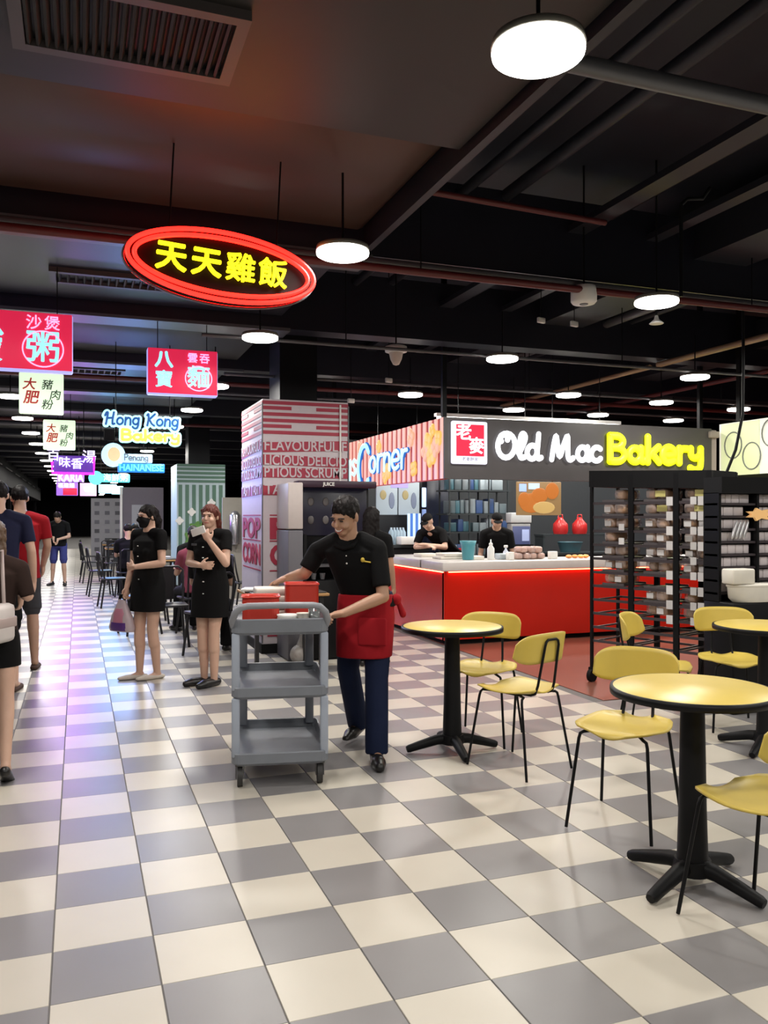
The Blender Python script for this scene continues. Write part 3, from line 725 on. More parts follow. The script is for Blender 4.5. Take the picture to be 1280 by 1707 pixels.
for z, hs in ((1.81, (.16, .2)), (1.47, (.14, .22)), (1.21, (.1, .2)), (.87, (.12, .22))):
    x = 0.06
    while x < .92:
        wd = rnd.uniform(.06, .13); hh = rnd.uniform(*hs); m = pk[rnd.choice((0, 0, 1, 1, 2, 3))]
        if z > 1.8 and x > .5: m = pk[1]; wd = .2; hh = .16
        nm = 'storage_box'
        o = obj(nm, MB().bbox((0, 0, hh/2), (wd*.9, .22, hh), .01, rnd.uniform(-.1, .1)), m, None, (base.x + x + wd/2, base.y + .16, z + .001))
        tr_ = {1.81: 'top', 1.47: 'second', 1.21: 'third', .87: 'lowest visible'}[z]
        tag(o, 'blue or pale pack on the %s shelf of the kitchen shelving' % tr_, 'pack', 'packs on the %s kitchen shelf' % tr_); x += wd + .005; n += 1

t = thing('poster_screen', 'lit hanging picture of golden bread loaves above the counter', 'poster', tuple(at(899, 831, 11.0)), -0.0)
t.rotation_euler.z = -R(4)
obj('panel', MB().bbox((0, 0.02, 0), (0.64, 0.04, 0.44), 0.008), em('poster ground', (0.45, 0.27, 0.10), 0.45, (.1,.06,.03)), t)
obj('corner_label', MB().box((-.24, -.003, .14), (.10, .006, .10)), em('poster blue', (.25, .35, .75), .6), t); obj('sky_patch', MB().box((-.08, -.003, .16), (.16, .006, .08)), em('poster grey blue', (.35, .45, .6), .6), t)
loaf = em('loaf', (0.75, 0.22, 0.03), 0.55, (.12,.04,.01)); loaf2 = em('loaf light', (0.95, 0.60, 0.20), 0.5, (.12,.08,.03))
for i, (x, z, rx, rz_) in enumerate(((-.12, -.06, .17, .13), (-.22, -.02, .09, .10), (.0, .04, .12, .10), (.18, .10, .10, .11), (.06, -.12, .16, .08))):
    obj('loaf_picture', MB().ell((x, -0.004 - .002*i, z), (rx, .006, rz_), None, 18, 8), loaf if i != 4 else loaf2, t)
for sx in (-.2, .2): obj('hanger', MB().box((sx, .02, 1.36), (.01, .01, 2.28)), black, t)

t = thing('menu_board', 'pair of pale grey menu panels under the striped fascia', 'menu', tuple(at(663, 831, 12.0)))
for i, x in enumerate((-.17, .17)):
    obj('panel', MB().bbox((x, 0, 0), (.32, .03, .47), .006), em('menu ground', (.30, .36, .40), .45), t)
    obj('menu_picture', MB().ell((x-.06, -.018, .05), (.05, .004, .07), None, 10, 6), em('menu brown', (.3, .25, .12), .4), t); obj('menu_picture', MB().ell((x+.07, -.018, -.03), (.045, .004, .12), None, 10, 6), em('menu dark', (.14, .17, .24), .4), t)
obj('purple_band', MB().box((.02, -.019, .19), (.26, .004, .07)), em('menu purple', (.3, .25, .85), .8), t)
for sx in (-.3, .3): obj('hanger', MB().box((sx, 0, 1.34), (.012, .012, 2.25)), black, t)
t = thing('fridge', 'dark upright fridge with a pale lit door strip', 'fridge', tuple(at(726, 862, 12.9)[:2]) + (0,))
obj('body', MB().bbox((0, .02, 1.0), (.36, .2, 2.0), .01), mat('fridge body', (.008, .012, .03), .3), t)
obj('door_light', MB().bbox((-.22, -.06, 1.72), (.07, .03, .30), .012), em('fridge light', (.50, .68, 1.0), .9), t); obj('door_light', MB().bbox((-.22, -.06, 1.44), (.07, .03, .20), .012), em('fridge light dim', (.18, .26, .5), .7), t)
t = thing('back_counter', 'low black back counter carrying the water bottles', 'counter', (3.86, 10.7, 0))
obj('body', MB().box((.37, .2, .5), (.72, .38, 1.0)), blackm, t); obj('worktop', MB().box((.37, .2, 1.02), (.76, .42, .04)), shelfm, t)
t = thing('back_counter', 'two-level black back counter carrying the red jugs', 'counter', (6.45, 10.4, 0))
obj('body', MB().box((.65, .3, .44), (1.3, .6, .88)), blackm, t); obj('worktop', MB().box((.65, .3, .89), (1.34, .64, .03)), shelfm, t)
obj('upper_shelf', MB().box((.65, .52, 1.15), (1.3, .26, .03)), shelfm, t)
for sx in (.02, 1.28): obj('bracket', MB().box((sx, .52, 1.02), (.03, .24, .23)), shelfm, t)
def onback(name, label, cat, u, z0, mb, m, Y=10.9, grp=None):
    k = (u - 640)/FOC; x = (Y*(SN + k*CS))/(CS - k*SN)
    return tag(obj(name, mb, m, None, (x, Y, z0)), label, cat, grp)
bottle = MB().lathe([(.035, 0), (.037, .02), (.037, .17), (.015, .21), (.015, .235), (.0001, .235)], n=14)
wat = mat('water bottle plastic', (.45, .6, .72), .15, trans=.3)
bme = bottle.mesh('water_bottle')
for i in range(5): onback('water_bottle', 'clear water bottle in the row left of the crouching cook', 'bottle', 652 + 5*i, 1.04, bme, wat, 10.9, 'water bottles on the back counter')
t = thing('blue_banner', 'upright blue and white striped banner behind the cook', 'banner', tuple(at(690, 862, 11.8)[:2]) + (1.05,))
for i, m in enumerate((cyanback, em('bn', (.1, .25, .6), .5), whl, em('bn', (.1, .25, .6), .5), cyanback)): obj('stripe', MB().box((-.08 + .04*i, 0, .21), (.036, .02, .42)), em('banner pale', (.45, .62, .9), .6) if i % 2 == 0 else em('banner blue', (.05, .14, .45), .5), t)
obj('foot', MB().box((0, 0, .005), (.22, .08, .01)), black, t)
onback('foam_box', 'white box on the back counter left of the crouching cook', 'box', 679, 1.04, MB().bbox((0, 0, .055), (.26, .2, .11), .01), white, 10.75)
for i, (u, lb) in enumerate(((934, 'left of two red jugs on the back counter'), (966, 'right of two red jugs on the back counter'))):
    k = (u - 640)/FOC; Y = 10.9; x = Y*(SN + k*CS)/(CS - k*SN)
    jt = thing('red_jug', lb, 'jug', (x, Y, 1.166))
    obj('body', MB().lathe([(.10, 0), (.115, .05), (.11, .15), (.05, .22), (.03, .25), (.0001, .25)], n=18), mat('red plastic', (.45, .02, .02), .3), jt)
    obj('handle', MB().tube([(-.04, 0, .22), (-.03, 0, .29), (.03, 0, .29), (.04, 0, .22)], .01, 8), mat('red plastic', (.45, .02, .02), .3), jt)
onback('plastic_tub', 'teal plastic tub behind the red jugs, low', 'tub', 950, 0.906, MB().lathe([(.14, 0), (.18, .14), (.19, .15), (.17, .15), (.13, .02), (.0001, .02)], n=20), pk[3], 10.62)
k = (868-640)/FOC; Y = 10.2; x = Y*(SN + k*CS)/(CS - k*SN)
t = thing('till', 'grey sales terminal with a lit screen and a paper notice', 'till', (x, Y, 0.0))
obj('stand', MB().box((0, .1, .52), (.34, .3, 1.04)), blackm, t); obj('body', MB().bbox((0, .06, 1.18), (.30, .14, .30), .015), mat('till grey', (.30, .3, .3), .4), t)
obj('screen', MB().bbox((0, -.018, 1.17), (.27, .012, .25), .004), em('till screen', (.05, .06, .13), .8), t); obj('paper', MB().box((.06, -.027, 1.17), (.11, .004, .16)), em('till paper', (.32, .38, .6), .5), t)
obj('top_box', MB().bbox((0, .06, 1.41), (.32, .16, .14), .01), mat('till top', (.55, .58, .6), .4), t)

# things on the counter
def oncounter(u, d=0.25):
    Y = CY + d; k = (u - 640)/FOC; return (Y*(SN + k*CS)/(CS - k*SN), Y, 0.9265)
foam = mat('foam white', (.72, .68, .60), .6)
for i, (u, dz, s_) in enumerate(((706, 0, .34), (700, .036, .30))):
    o = obj('foam_tray', MB().bbox((0, 0, .017), (s_, .26, .034), .006), foam, None, (CX + .35 + .02*i, CY + .62 - .01*i, .9265 + dz)); tag(o, ('lower' if i == 0 else 'upper') + ' of two stacked white foam lids on the left end of the counter', 'lid')
o = obj('foam_tray', MB().bbox((0, 0, .02), (.25, .25, .04), .006), foam, None, (CX + .30, CY + 1.2, .9265)); tag(o, 'white foam tray farther back on the left leg of the counter', 'tray')
x, y, z = oncounter(780, .32)
t = thing('plastic_basket', 'turquoise plastic holder with blue packets on the counter', 'basket', (x, y, z))
mb = MB(); mb.lathe([(.065, 0), (.08, .16), (.10, .22), (.09, .22), (.07, .15), (.058, .01), (.0001, .01)], n=20); obj('holder', mb, mat('turquoise plastic', (.08, .32, .38), .3, trans=.2), t)
obj('packet', MB().bbox((.0, 0, .07), (.08, .05, .12), .01), mat('packet blue', (.15, .55, .7), .3), t)
x, y, z = oncounter(818, .25)
t = thing('squeeze_bottle', 'white squeeze bottle with a nozzle standing on the counter', 'bottle', (x, y, z))
obj('body', MB().lathe([(.038, 0), (.042, .01), (.042, .13), (.02, .165), (.018, .17)], n=18), white, t); obj('nozzle', MB().lathe([(.022, .17), (.022, .19), (.008, .20), (.005, .235), (.0001, .236)], n=14), white, t)
x, y, z = oncounter(800, .35); tag(obj('paper_stack', MB().bbox((0, 0, .02), (.14, .2, .04), .004), foam, None, (x - .04, y+.05, z)), 'low pile of white napkins right of the turquoise holder', 'napkins')
x, y, z = oncounter(838, .28); tag(obj('clear_box', MB().bbox((0, 0, .035), (.15, .14, .07), .012), mat('clear box', (.5, .56, .6), .2, trans=.3), None, (x, y, z)), 'small clear plastic box right of the squeeze bottle', 'box')
t = thing('spray_bottle', 'small white spray bottle behind the clear box', 'bottle', oncounter(843, .42))
obj('body', MB().lathe([(.03, 0), (.032, .08), (.012, .11), (.012, .13)], n=14), mat('pale bottle', (.6, .65, .75), .3), t); obj('trigger', MB().bbox((.0, 0, .145), (.05, .02, .03), .006), white, t)
breadm = mat('bread crust', (.45, .22, .09), .6, var=.35, scale=30, objvar=.25); wrap = mat('plastic wrap', (.72, .60, .60), .15, trans=.3, alpha=.55)
x0 = oncounter(862, .25)[0]
for i in range(7):
    zz = .9265 + (0 if i < 4 else .075); xx = x0 + (.095*i if i < 4 else .05 + .1*(i-4))
    bt = thing('bread_pack', 'wrapped brown bread pack in the pile on the counter', 'bread', (xx, CY + .26, zz), rnd.uniform(-.2, .2), 'bread packs piled on the counter')
    obj('loaf', MB().bbox((0, 0, .036), (.085, .16, .068), .028, 0, 3), breadm, bt)
    obj('wrapper', MB().bbox((0, 0, .038), (.092, .2, .074), .03, 0, 3), wrap, bt)
for i, (u, w_) in enumerate(((850, .07), (921, .09))):
    x, y, z = oncounter(u, .16); tag(obj('carton', MB().bbox((0, 0, .045), (w_, .08, .09), .006), white, None, (x, y, z)), ('left' if i == 0 else 'right') + ' of two small white cartons in front of the bread pile', 'carton')
for i, u in enumerate((948, 958, 968, 976)):
    x, y, z = oncounter(u, .22); tag(obj('pastry', MB().ell((0, 0, .022), (.035, .05, .022), None, 12, 8), mat('pastry', (.85, .32, .08), .5, objvar=.2), None, (x, y, z)), 'small orange pastry at the right end of the visible counter', 'pastry', 'orange pastries by the bread rack')

# neighbouring stall panel on the right
lemon = em('lemon lit panel', (.62, .66, .42), .45); pale = em('pale lit panel', (.70, .70, .62), .45)
t = thing('side_fascia', 'pale yellow lit fascia with grey loop drawings at the right edge', 'sign', (7.55, 8.4, 0))
obj('board', MB().box((.04, -2.2, 2.25), (.08, 4.4, .66)), pale, t); obj('lemon_panel', MB().box((-.006, -.35, 2.25), (.012, .62, .64)), lemon, t)
loopm = mat('loop grey', (.2, .22, .2), .5)
for i, (y, z) in enumerate(((-.25, 2.3), (-.55, 2.15), (-.85, 2.4), (-1.1, 2.2), (-1.5, 2.35))):
    obj('loop_drawing', MB().tube([(-.018, y + .14*cos(a), z + .16*sin(a)) for a in [2*pi*k/24 for k in range(24)]], .008, 6, True), loopm, t)
obj('base_rail', MB().box((.04, -2.2, 1.88), (.1, 4.4, .1)), black, t)
for sy in (-4.3, -.3): obj('support_post', MB().box((.04, sy, 3.4), (.06, .06, 1.6)), black, t)
pts = [at(1237, 520, 7.4), at(1239, 600, 7.4), at(1238, 690, 7.4), at(1226, 750, 7.4), at(1208, 795, 7.4), at(1203, 860, 7.4)]
pts[0].z = 4.16
mb = MB(); mb.tube(smooth3 if False else pts, .013, 8); tag(obj('cable', mb, black), 'thick black cable hanging down in front of the pale yellow fascia', 'cable')

# ---------------------------------------------------------------- bakery rack on castors
rp = hall(1.794, 7.22)
RA = math.atan2(hall(.662, -.75).y, hall(.662, -.75).x)
t = thing('bakery_rack', 'tall black open bakery rack on castors holding trays of wrapped bread', 'rack', tuple(rp), RA)
RL = 1.067; RD = .40
pr = (0.0, .385, .79, RL)
for i, x in enumerate(pr):
    for y in (0, RD):
        wd = .022 if i in (0,) else .045
        obj('post', MB().box((x, y, .945), (wd, .025, 1.66)), black, t)
obj('header', MB().prism([(-.02, 1.679), (RL+.02, 1.64), (RL+.02, 1.78), (-.02, 1.82)], -.012, RD), blackm, t)
SH = [1.537 - .118*k for k in range(11)]
gl = mat('rack rail', (.05, .04, .045), .4)
for z in SH:
    for b in range(3):
        x0, x1 = pr[b], pr[b+1]
        mb = MB(); mb.box(((x0+x1)/2, .005, z), (x1-x0, .012, .022)); mb.box(((x0+x1)/2, RD-.005, z), (x1-x0, .012, .018))
        mb.box((x0+.03, RD/2, z), (.02, RD, .012)).box((x1-.03, RD/2, z), (.02, RD, .012))
        obj('shelf', mb, gl, t)
for x in (0, RL):
    for y in (0, RD):
        obj('castor', MB().cone((x-.018, y, .055), (x+.018, y, .055), .055, .055, 18).box((x, y, .1), (.05, .03, .05)), blackm, t)
tagm = mat('price tag', (.62, .60, .60), .4, objvar=.12)
def lw(x, y, z):
    c, s = cos(RA), sin(RA); return (rp.x + x*c - y*s, rp.y + x*s + y*c, z)
for b in range(3):
    for k, z in enumerate(SH[:9]):
        x1 = pr[b+1]
        if b == 0 and k in (2, 3): obj('price_tag', MB().box((x1-.09, -.004, z+.035), (.05, .006, .055)), tagm, t)
        if b >= 1 and k != 4: obj('price_tag', MB().box((x1-.055, -.006, z+.01), (.055 if b == 1 else .075, .006, .07)), tagm, t)
        if b == 2: obj('price_tag', MB().box((x1-.13, -.005, z+.012), (.05, .006, .06)), tagm, t)
lab = mat('yellow label', (.50, .45, .16), .5); bread2 = mat('pale bread', (.66, .36, .14), .6, var=.3, scale=25, objvar=.3)
wrap2 = mat('grey wrap', (.66, .56, .54), .2, alpha=.38, objvar=.3)
traym = mat('baking tray', (.17, .15, .155), .35, metal=.5)
tray_me = MB().box((0, 0, 0), (.21, .34, .008)).box((0, -.17, .008), (.21, .006, .02)).box((0, .17, .008), (.21, .006, .02)).mesh('baking_tray'); tray_me.materials.append(traym)
loafs = [MB().bbox((0, 0, .044), (.094, .2, .084), .034, 0, 3).mesh('loaf') for _ in range(1)][0]; loafs.materials.append(bread2)
wr_me = MB().bbox((0, 0, .046), (.102, .27, .090), .030, 0, 3).mesh('wrapper'); wr_me.materials.append(wrap2)
lb_me = MB().box((0, -.138, .045), (.09, .003, .05)).mesh('label'); lb_me.materials.append(lab)
lb_w = MB().box((0, -.138, .04), (.06, .003, .045)).mesh('label'); lb_w.materials.append(tagm)
bayn = ('left', 'middle', 'right')
ordn = ('top', 'second', 'third', 'fourth', 'fifth', 'sixth', 'seventh', 'eighth', 'ninth')
for b in range(3):
    for k, z in enumerate(SH[:9]):
        if b == 0 and k >= 7: continue
        xc = (pr[b] + pr[b+1])/2
        if k <= 7:
            o = bpy.data.objects.new('baking_tray', tray_me); COL.objects.link(o); o.location = lw(xc, RD/2, z + .012); o.rotation_euler.z = RA
            tag(o, 'thin dark baking tray on the %s shelf of the %s bay of the bread rack' % (ordn[k], bayn[b]), 'tray', 'trays in the %s bay of the rack' % bayn[b])
        for i in range(2):
            if rnd.random() < (.15 if b == 0 else .06) + (.3 if k > 5 else 0): continue
            bt = thing('bread_pack', '%s wrapped bread on the %s shelf of the %s bay of the rack' % (('left', 'right')[i], ordn[k], bayn[b]), 'bread', lw(xc + (i-.5)*.107, RD/2 - .03 + rnd.uniform(-.02, .02), z + .027), RA + rnd.uniform(-.03, .03), 'bread packs in the %s bay of the rack' % bayn[b])
            for nm, me in (('loaf', loafs), ('wrapper', wr_me)):
                o = bpy.data.objects.new(nm, me); COL.objects.link(o); o.parent = bt
            if rnd.random() < .6:
                o = bpy.data.objects.new('label', lb_me if (k < 2 and rnd.random() < .8) else lb_w); COL.objects.link(o); o.parent = bt

# ---------------------------------------------------------------- black display unit right of the rack
bp = hall(2.46, 6.10)
t = thing('display_unit', 'black display shelving with rows of white packs over a black base cabinet', 'shelving', (bp.x, bp.y, 0))
LWD = 1.9
obj('base_cabinet', MB().bbox((LWD/2, .035, .40), (LWD, .30, .80), .01), black, t)
obj('header', MB().box((LWD/2, .09, 1.655), (LWD, .19, .12)), blackm, t)
obj('back_panel', MB().box((LWD/2, .182, 1.2), (LWD, .01, .81)), blackm, t)
DS = [1.515 - .094*k for k in range(8)]
for z in DS: obj('shelf', MB().box((LWD/2, .11, z), (LWD, .14, .016)), gl, t)
for i in range(6): obj('divider', MB().box((.011 + i*.355, .10, 1.2), (.022, .15, .80)), black, t)
pw = mat('white pack', (.62, .56, .57), .35, objvar=.15)
pme = [MB().bbox((0, 0, .034), (wd, .10, .068), .006).mesh('pack') for wd in (.05, .07, .09)]
for m_ in pme: m_.materials.append(pw)
for k, z in enumerate(DS[:8]):
    x = .03
    while x < 1.3:
        q = rnd.randrange(3); wd = (.05, .07, .09)[q]
        if any(abs(x + wd/2 - (.008 + i*.355)) < wd/2 + .012 for i in range(6)): x += .012; continue
        o = bpy.data.objects.new('bread_pack', pme[q]); COL.objects.link(o); o.location = (bp.x + x + wd/2, bp.y + .12, z + .0085)
        tag(o, 'small white pack on the %s shelf of the black display shelving' % ordn[k], 'pack', 'white packs on the %s display shelf' % ordn[k]); x += wd + .004
o = obj('storage_box', MB().bbox((0, 0, .055), (.20, .12, .11), .01), foam, None, (bp.x + .10, bp.y - .06, .935)); tag(o, 'off-white box standing on the white tub beside the rack', 'box')
for i in range(2):
    tb = thing('plastic_tub', ('large white oval plastic tub on the black base cabinet beside the rack', 'second white plastic tub at the far right of the black base cabinet')[i], 'tub', (bp.x + .27 + .56*i, bp.y - .045, .802))
    obj('body', MB().lathe([(.20, 0), (.235, .03), (.245, .11)], n=30, sy=.40), foam, tb); obj('rim', MB().lathe([(.245, .11), (.255, .115), (.255, .13), (.0001, .13)], n=30, sy=.40), foam, tb)
for i in range(4):
    o = obj('foil_bag', MB().ell((0, 0, 0), (.014, .012, .075), Matrix.Rotation(.35, 3, 'Y'), 10, 7), mat('foil', (.7, .7, .72), .2, metal=.6), None, (bp.x + .13 + .035*i, bp.y + .01, 1.325)); tag(o, 'silver foil bag hanging over the display shelving', 'bag', 'silver foil bags on the display shelving')
pts = []
for i in range(14):
    a = 2*pi*i/14; r_ = .11 if i % 2 == 0 else .065; pts.append((r_*1.2*cos(a), r_*.45*sin(a)))
o = obj('paper_star', MB().prism(pts, -.01, .01), mat('orange paper', (.85, .5, .2), .5, emit=.2, ecol=(1, .6, .25)), None, (bp.x + .36, bp.y + .01, 1.44)); tag(o, 'orange jagged paper ornament on the display shelving at the right edge', 'ornament')

# ---------------------------------------------------------------- tables
ytop = mat('yellow laminate', (.72, .54, .12), .32, var=.04); yedge = black
iron = mat('cast iron', (.007, .007, .008), .5, spec=.2)
def make_table():
    t = thing('cafe_table', 'x', 'table')
    obj('table_top', MB().lathe([(.0001, .735), (.296, .735), (.300, .738), (.300, .757), (.296, .7595), (.0001, .760)], n=56), ytop, t)
    obj('edge_band', MB().lathe([(.299, .728), (.309, .730), (.311, .745), (.309, .7575), (.2995, .7585)], n=56), black, t)
    obj('support_plate', MB().lathe([(.13, .728), (.14, .722), (.04, .70), (.036, .69)], n=24), iron, t)
    obj('pedestal', MB().lathe([(.068, .06), (.058, .10), (.052, .3), (.045, .70)], n=24), iron, t)
    for i in range(4):
        a = pi/2*i; d = Vector((cos(a), sin(a), 0))
        obj('foot', MB().tube([d*.03 + Vector((0,0,.075)), d*.10 + Vector((0,0,.07)), d*.20 + Vector((0,0,.045)), d*.27 + Vector((0,0,.026)), d*.285 + Vector((0,0,.022))], [.034, .03, .026, .023, .018], 10), iron, t)
    obj('hub', MB().lathe([(.07, .045), (.075, .06), (.068, .10)], n=20), iron, t)
    return t
T0 = make_table(); T0['label'] = 'round yellow cafe table nearest the viewer, at the right'
T0['group'] = 'round yellow cafe tables'
p = hall(1.195, 3.24); T0.location = p; T0.rotation_euler.z = R(45) - YAW + R(-6)
p = hall(.415, 5.09); dup(T0, p, -YAW + R(12), 'round yellow cafe table standing alone in front of the red counter')
p = hall(2.34, 5.12); dup(T0, p, R(30), 'round yellow cafe table cut by the right edge, farther back')

# ---------------------------------------------------------------- chairs
ply = mat('yellow plywood', (.62, .46, .085), .38, var=.05); rod = black
def make_chair():
    """faces local +y, origin on the floor under the seat"""
    t = thing('cafe_chair', 'x', 'chair')
    # seat: thin curved shell
    nx, ny = 14, 12; vs = []; fs = []
    def outline(v):      # half width along depth, v 0 back .. 1 front
        return .150 + .055*sin(pi*min(1, v*1.15)) if v < .85 else .198 - .30*(v-.85)**1.2*1.2
    for side in (0, 1):
        for j in range(ny+1):
            v = j/ny; y = -.19 + .39*v
            e = 1.0
            hw = (.165 + .04*sin(pi*v)) * (1 - .55*max(0, (abs(v-.5)-.36)/.14)**2.2)
            for i in range(nx+1):
                uu = 2*i/nx - 1; x = uu*hw
                z = .452 + .020*uu*uu - .018*cos(pi*(v-.45)) + (-.028*((v-.78)/.22)**2 if v > .78 else 0) + .010
                vs.append((x, y, z - (.009 if side else 0)))
    M_ = (nx+1)*(ny+1)
    for j in range(ny):
        for i in range(nx):
            a = j*(nx+1)+i; fs.append((a, a+1, a+nx+2, a+nx+1)); fs.append((M_+a, M_+a+nx+1, M_+a+nx+2, M_+a+1))
    rim = [i for i in range(nx+1)] + [(j*(nx+1)+nx) for j in range(1, ny+1)] + [ny*(nx+1)+i for i in range(nx-1, -1, -1)] + [j*(nx+1) for j in range(ny-1, 0, -1)]
    for i in range(len(rim)):
        a, b = rim[i], rim[(i+1) % len(rim)]; fs.append((a, M_+a, M_+b, b))
    mb = MB(); mb.add(vs, fs, True); obj('seat', mb, ply, t)
    # backrest: wide plate bent round the sitter, rounded ends
    vs = []; fs = []; nx, ny = 22, 8
    for side in (0, 1):
        for j in range(ny+1):
            w_ = 2*j/ny - 1
            for i in range(nx+1):
                uu = 2*i/nx - 1
                hh = .083 * (1 - abs(uu)**5 * .55)
                x = .205*math.sin(uu*1.15)/math.sin(1.15); y = -.215 - .012*w_ + .075*uu*uu*abs(uu)**.3
                vs.append((x, y - (.009 if side else 0), .705 + w_*hh - .012*uu*uu))
    M_ = (nx+1)*(ny+1)
    for j in range(ny):
        for i in range(nx):
            a = j*(nx+1)+i; fs.append((a, a+1, a+nx+2, a+nx+1)); fs.append((M_+a, M_+a+nx+1, M_+a+nx+2, M_+a+1))
    rim = [i for i in range(nx+1)] + [(j*(nx+1)+nx) for j in range(1, ny+1)] + [ny*(nx+1)+i for i in range(nx-1, -1, -1)] + [j*(nx+1) for j in range(ny-1, 0, -1)]
    for i in range(len(rim)):
        a, b = rim[i], rim[(i+1) % len(rim)]; fs.append((a, M_+a, M_+b, b))
    mb = MB(); mb.add(vs, fs, True); obj('backrest', mb, ply, t)
    r_ = .0075
    for sx in (-1, 1):
        for yt, yb in ((.15, .215), (-.15, -.22)):
            x_ = .152
            obj('leg', MB().tube([(sx*.10, yt*.6, .436), (sx*(x_-.015), yt, .437), (sx*x_, yt + (yb-yt)*.03, .428), (sx*(x_+.006), yt + (yb-yt)*.08, .405), (sx*.195, yb, .006)], r_, 8), rod, t)
            
    obj('seat_frame', MB().tube([(-.10, .09, .436), (-.10, -.09, .436)], r_, 8).tube([(.10, .09, .436), (.10, -.09, .436)], r_, 8).tube([(-.10, .05, .437), (.10, .05, .437)], r_, 8).tube([(-.10, -.08, .437), (.10, -.08, .437)], r_, 8), rod, t)
    obj('back_support', MB().tube([(-.075, .02, .438), (-.075, -.15, .442), (-.073, -.178, .452), (-.070, -.195, .50), (-.058, -.236, .72), (-.050, -.238, .742), (-.035, -.238, .752), (.035, -.238, .752), (.050, -.238, .742), (.058, -.236, .72), (.070, -.195, .50), (.073, -.178, .452), (.075, -.15, .442), (.075, .02, .438)], r_, 8), rod, t)
    return t
C0 = make_chair(); C0['group'] = 'yellow cafe chairs'
def place(o, X, Z, fx, fz, label):
    p = hall(X, Z); f = hall(fx, fz); rz = math.atan2(f.y, f.x) - pi/2
    if o is None: o = dup(C0, p, rz)
    o.location = p; o.rotation_euler.z = rz; o['label'] = label
place(C0, 1.115, 3.88, -.58, -.81, 'yellow plywood chair just left of the nearest table, facing the aisle')
place(None, .64, 5.37, -.4, -.92, 'yellow plywood chair behind the lone table, its backrest against the red counter')
place(None, .765, 4.75, -.65, .76, 'yellow plywood chair turned away right of the lone table, rods up its back')
place(None, 1.78, 5.43, .86, -.50, 'yellow plywood chair in front of the bread rack, seen side-on')
place(None, 2.36, 5.68, -.05, -1, 'yellow plywood chair at the right edge beside the black base cabinet')
place(None, 1.32, 2.88, -.45, .89, 'yellow plywood chair cut by the right edge, tucked at the nearest table')
# ---------------------------------------------------------------- service cart
cartg = mat('cart grey plastic', (0.19, 0.205, 0.235), 0.45, var=.12, scale=9); cartl = mat('cart post light grey', (0.36, 0.40, 0.48), 0.4)
def rrect(w_, d_, r, n=5):
    o = []
    for cx, cy, a0 in ((w_/2-r, d_/2-r, 0), (-w_/2+r, d_/2-r, 90), (-w_/2+r, -d_/2+r, 180), (w_/2-r, -d_/2+r, 270)):
        for i in range(n+1): a = R(a0 + 90*i/n); o.append((cx + r*cos(a), cy + r*sin(a)))
    return o
def tray(mb, w_, d_, z0, z1, zf, t_=.012, r=.05, c=(0, 0)):
    rings = [(rrect(w_-.03, d_-.03, r), z0), (rrect(w_, d_, r), z0+.015), (rrect(w_, d_, r), z1-.006), (rrect(w_-.008, d_-.008, r), z1), (rrect(w_-2*t_, d_-2*t_, r-.006), z1-.003), (rrect(w_-2*t_-.02, d_-2*t_-.02, r-.01), zf)]
    n = len(rings[0][0]); vs = [(x+c[0], y+c[1], z) for rr_, z in rings for x, y in rr_]; fs = []
    for j in range(len(rings)-1):
        for i in range(n): fs.append((j*n+i, j*n+(i+1) % n, (j+1)*n+(i+1) % n, (j+1)*n+i))
    mb.add(vs, fs, False); mb.add(vs, [tuple(range(n-1,-1,-1)), tuple((len(rings)-1)*n+i for i in range(n))]); return mb
cr_ = R(9) - YAW; cp = hall(-.545, 4.40)
t = thing('service_cart', 'grey three-tier plastic service cart pushed by the smiling man', 'cart', tuple(cp), cr_)
for z0, z1, zf in ((.115, .185, .135), (.465, .53, .485), (.80, .886, .83)):
    obj('shelf', tray(MB(), .51, .76, z0, z1, zf, c=(0, .37)), cartg, t)
for sx in (-1, 1):
    for y, wd, xx in ((.02, .042, .232), (.705, .05, .20)):
        mb = MB()
        for a, b in ((.16, .47), (.51, .81)):
            mb.bbox((sx*xx, y, (a+b)/2), (wd, .035, b-a), .008)
        obj('post', mb, cartl if y < .1 else cartg, t)
obj('handle', MB().tube([(-.246, .03, .84), (-.25, .01, .875), (-.235, -.02, .92), (-.205, -.035, .95), (-.17, -.04, .958), (0, -.04, .960), (.17, -.04, .958), (.205, -.035, .95), (.235, -.02, .92), (.25, .01, .875), (.246, .03, .84)], [.013, .018, .019, .018, .017, .017, .017, .018, .019, .018, .013], 12), mat('cart handle grey', (0.26, 0.27, 0.30), 0.4), t)
def castor(mb, x, y): pass
for x, y in ((-.21, .05), (.21, .05), (-.21, .69), (.21, .69)):
    c_ = obj('castor', MB().cone((x-.014, y, .055), (x+.014, y, .055), .055, .055, 22), mat('castor rubber', (.035, .033, .033), .6), t)
    obj('fork', MB().box((x-.02, y, .085), (.005, .045, .08)).box((x+.02, y, .085), (.005, .045, .08)).bbox((x, y, .118), (.05, .06, .02), .004), mat('fork steel', (.12, .12, .12), .35, metal=.6), c_)
def cl(x, y, z=.8305): q = Matrix.Rotation(cr_, 3, 'Z') @ Vector((x, y, 0)); return (cp.x + q.x, cp.y + q.y, z)
redpl = mat('red crate plastic', (.50, .035, .02), .4)
b_ = thing('red_bin', 'tall red plastic bin standing on the cart against the man', 'bin', cl(.135, .42), cr_)
mb = MB(); tray(mb, .19, .16, 0, .205, .02, r=.03); obj('body', mb, redpl, b_); obj('rim', tray(MB(), .20, .17, .187, .212, .189, .010, .03), redpl, b_)
b_ = thing('red_tub', 'lower red plastic tub at the left of the cart top', 'tub', cl(-.10, .25), cr_)
obj('body', tray(MB(), .20, .20, 0, .15, .02, r=.04), redpl, b_); obj('rim', tray(MB(), .215, .215, .14, .158, .142, .010, .04), redpl, b_)
